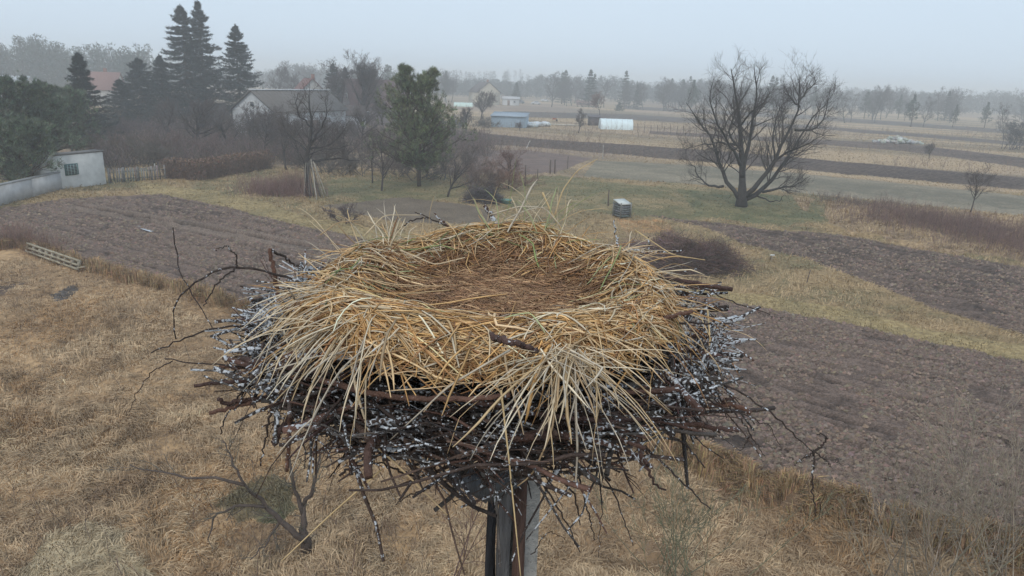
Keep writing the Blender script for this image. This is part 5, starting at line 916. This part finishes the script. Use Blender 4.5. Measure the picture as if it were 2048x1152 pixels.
# twig ends poking out all round, with side twigs
rng = np.random.default_rng(34); n = 330; th = rng.random(n)*2*pi; z = .27+.26*rng.random(n); rm = np.interp(z, [.24, .30, .35, .40, .45, .54], [.24, .44, .6, .70, .78, .76])*(1-.08*np.maximum(0, np.cos(th))); P = np.stack([rm*.85*np.cos(th), rm*.85*np.sin(th), z], 1); a = th+rng.normal(size=n)*.7; el = rng.normal(size=n)*.3-.18; D = np.stack([np.cos(a)*np.cos(el), np.sin(a)*np.cos(el), np.sin(el)], 1)
L = .10+.2*rng.random(n); A, R = grow(P, D, L, .0028+.0035*rng.random(n), 7, .1, -.01, .35); mb = MB(); cc2 = vary((.075, .045, .038, 0), n, .3); cc2[:, 3] = .30; mb.tubes(A, R, 4, cc2); c = children(A, R, L, 3, .3, .95, .8, .5, .6); B, R2 = grow(c[0], c[1], c[2], c[3], 4, .12, -.02, .4); c4 = vary((.08, .05, .04, 0), len(B), .3); c4[:, 3] = .3; mb.tubes(B, R2, 3, c4); mb.build('twig_ends', STICK, nest)
BR = [([(660, 600, 2.25), (600, 565, 2.2), (545, 545, 2.2), (480, 532, 2.2), (430, 540, 2.2), (385, 565, 2.2), (350, 600, 2.2), (340, 640, 2.2), (352, 678, 2.2)], .010), ([(475, 532, 2.2), (473, 510, 2.2), (455, 492, 2.2), (428, 500, 2.2)], .006), ([(475, 532, 2.2), (440, 560, 2.15), (420, 590, 2.15), (408, 612, 2.1)], .007), ([(346, 455, 2.3), (350, 500, 2.3), (358, 545, 2.25), (385, 590, 2.2), (415, 640, 2.2), (450, 690, 2.1), (530, 770, 2.1)], .0048),
      ([(560, 645, 2.2), (480, 650, 2.1), (420, 658, 2.05), (360, 680, 2.0), (302, 706, 2.0)], .009), ([(580, 640, 2.25), (552, 580, 2.25), (541, 497, 2.25)], .017), ([(541, 499, 2.25), (585, 525, 2.3), (640, 560, 2.3)], .010), ([(640, 750, 2.0), (500, 735, 1.95), (420, 728, 1.9), (330, 718, 1.9)], .008), ([(345, 722, 1.9), (310, 738, 1.9), (275, 780, 1.9), (253, 832, 1.9)], .004), ([(650, 740, 2.0), (560, 738, 1.95), (500, 736, 1.95), (440, 732, 1.95)], .018),
      ([(620, 745, 2.0), (520, 762, 1.9), (440, 765, 1.88), (388, 772, 1.85)], .015), ([(600, 780, 1.95), (560, 790, 1.9), (500, 805, 1.85), (418, 826, 1.8)], .018), ([(560, 790, 1.9), (500, 800, 1.85), (450, 806, 1.82), (436, 798, 1.8)], .016), ([(510, 750, 1.9), (480, 790, 1.9), (452, 830, 1.9), (441, 868, 1.9)], .008), ([(560, 760, 1.9), (540, 830, 1.85), (533, 870, 1.85), (521, 932, 1.85)], .009), ([(600, 780, 1.9), (578, 830, 1.85), (578, 880, 1.85), (574, 942, 1.85)], .014),
      ([(620, 790, 1.95), (575, 840, 1.9), (545, 888, 1.9)], .030), ([(598, 715, 1.95), (590, 770, 1.85), (578, 810, 1.85)], .010), ([(1270, 545, 2.5), (1340, 558, 2.4), (1400, 570, 2.35), (1465, 579, 2.3)], .021), ([(1300, 548, 2.4), (1400, 575, 2.25), (1470, 605, 2.2), (1540, 629, 2.15)], .007), ([(1260, 650, 2.1), (1380, 645, 2.05), (1466, 648, 2.0)], .010), ([(1230, 665, 2.0), (1300, 645, 2.0), (1385, 622, 2.0)], .017),
      ([(1340, 760, 1.95), (1440, 765, 1.9), (1500, 795, 1.85), (1560, 840, 1.85), (1600, 880, 1.85), (1628, 905, 1.85)], .008), ([(1626, 906, 1.85), (1645, 893, 1.85), (1653, 875, 1.85), (1648, 868, 1.85), (1634, 869, 1.85)], .008), ([(1628, 905, 1.85), (1608, 915, 1.85), (1588, 930, 1.85)], .005), ([(1630, 905, 1.85), (1650, 920, 1.85), (1665, 936, 1.85)], .005), ([(1628, 900, 1.85), (1624, 960, 1.85), (1626, 1000, 1.85), (1632, 1032, 1.85)], .007),
      ([(1350, 790, 1.95), (1420, 812, 1.9), (1460, 808, 1.9), (1502, 826, 1.88)], .020), ([(1440, 815, 1.9), (1452, 798, 1.9), (1470, 795, 1.9)], .013), ([(1380, 790, 1.9), (1440, 812, 1.85), (1490, 830, 1.85), (1535, 850, 1.85), (1562, 892, 1.85)], .005), ([(1300, 850, 1.9), (1390, 850, 1.85), (1440, 856, 1.8), (1478, 861, 1.8)], .018), ([(1460, 812, 1.85), (1490, 850, 1.85), (1500, 870, 1.85), (1530, 912, 1.85)], .006), ([(1500, 868, 1.85), (1492, 885, 1.85), (1483, 902, 1.85)], .004),
      ([(1270, 820, 1.8), (1330, 862, 1.75), (1375, 892, 1.75), (1410, 936, 1.75)], .009), ([(1360, 780, 1.85), (1368, 840, 1.8), (1375, 900, 1.8)], .008), ([(1240, 860, 1.75), (1300, 902, 1.7), (1350, 950, 1.7), (1421, 1018, 1.7)], .008), ([(1230, 880, 1.8), (1290, 930, 1.8), (1310, 970, 1.8), (1332, 980, 1.8)], .013), ([(1050, 900, 1.9), (1090, 975, 1.9), (1135, 1050, 1.9), (1160, 1104, 1.9)], .008), ([(1100, 930, 1.9), (1150, 990, 1.85), (1160, 1050, 1.85)], .008), ([(1150, 930, 1.9), (1170, 1000, 1.85), (1190, 1080, 1.85)], .007),
      ([(1180, 920, 1.85), (1225, 980, 1.8), (1250, 1050, 1.8), (1266, 1092, 1.8)], .006), ([(1205, 900, 1.8), (1203, 1000, 1.8), (1197, 1115, 1.8)], .004), ([(1130, 1080, 1.9), (1100, 1060, 1.9), (1060, 1110, 1.9)][::-1], .004), ([(1250, 500, 2.8), (1297, 502, 2.75), (1296, 474, 2.75)], .011), ([(1280, 503, 2.75), (1330, 504, 2.7), (1365, 500, 2.7)], .009), ([(1240, 510, 2.8), (1231, 470, 2.85), (1228, 440, 2.85)], .011), ([(1000, 455, 2.95), (984, 434, 3.0), (968, 411, 3.0)], .022), ([(905, 460, 2.95), (880, 440, 3.0), (868, 425, 3.0)], .012),
      ([(910, 460, 2.95), (860, 436, 3.0), (828, 424, 3.0)], .008), ([(860, 436, 3.0), (820, 440, 3.0), (795, 460, 2.95)], .008), ([(980, 672, 1.55), (1020, 684, 1.53), (1075, 702, 1.55)], .019), ([(850, 910, 1.75), (960, 890, 1.65), (1080, 902, 1.65), (1200, 918, 1.65), (1250, 938, 1.65)], .013), ([(560, 890, 1.7), (700, 850, 1.65), (850, 870, 1.6), (960, 880, 1.65)], .011), ([(600, 850, 1.65), (680, 862, 1.62), (760, 880, 1.6), (860, 905, 1.6)], .012), ([(1340, 830, 1.7), (1200, 845, 1.6), (1080, 830, 1.6), (940, 800, 1.6)], .016),
      ([(570, 715, 1.75), (650, 705, 1.72), (720, 715, 1.7), (790, 735, 1.7)], .034), ([(480, 720, 1.9), (580, 735, 1.8), (700, 755, 1.75)], .025), ([(640, 760, 1.7), (760, 790, 1.6), (900, 800, 1.55), (1020, 790, 1.55)], .018), ([(840, 960, 1.9), (760, 925, 1.8), (690, 932, 1.8)], .008), ([(680, 950, 1.95), (720, 920, 1.9), (800, 900, 1.9)], .009), ([(860, 975, 2.0), (820, 990, 2.0), (790, 1010, 2.0)], .006), ([(1040, 880, 1.7), (1010, 930, 1.66), (960, 975, 1.66)][::-1], .010), ([(1310, 690, 2.0), (1370, 700, 2.0), (1440, 712, 1.95)], .018), ([(1370, 690, 1.95), (1420, 684, 1.95), (1480, 690, 1.95)], .005)]
whites = {6: .42, 43: .48, 44: .46, 45: .5, 46: .48, 47: .42, 52: .42, 53: .42, 55: .5, 62: .46}
for k, (p, w_) in enumerate(BR):
    cl = DK[(k*7) % len(DK)] if w_ < .012 else ((.13, .07, .05) if k % 2 else (.085, .05, .042))
    one_stem(p, w_, cl, 'branch', STICK, K=22, wh=whites.get(k, .33), tip=.45 if w_ < .014 else .75, wob=.0025, sides=6)
# ------------------------------------------------------------ haze
v = MB(); v.box((0, 760, 13.2), (3300, 1680, 29.0)); hz = v.build('haze', MATS['painted']); hz.data.materials.clear()
HM = bpy.data.materials.new('haze_air'); HM.use_nodes = True; t = HM.node_tree; t.nodes.clear(); o_ = t.nodes.new('ShaderNodeOutputMaterial'); pv = t.nodes.new('ShaderNodeVolumePrincipled'); pv.inputs['Color'].default_value = (.96, .985, 1, 1); pv.inputs['Density'].default_value = .0016; pv.inputs['Anisotropy'].default_value = 0; t.links.new(pv.outputs[0], o_.inputs['Volume']); hz.data.materials.append(HM)
tag(hz, kind='stuff')
print('OBJECTS', len(bpy.data.objects), 'VERTS', sum(len(m.vertices) for m in bpy.data.meshes))
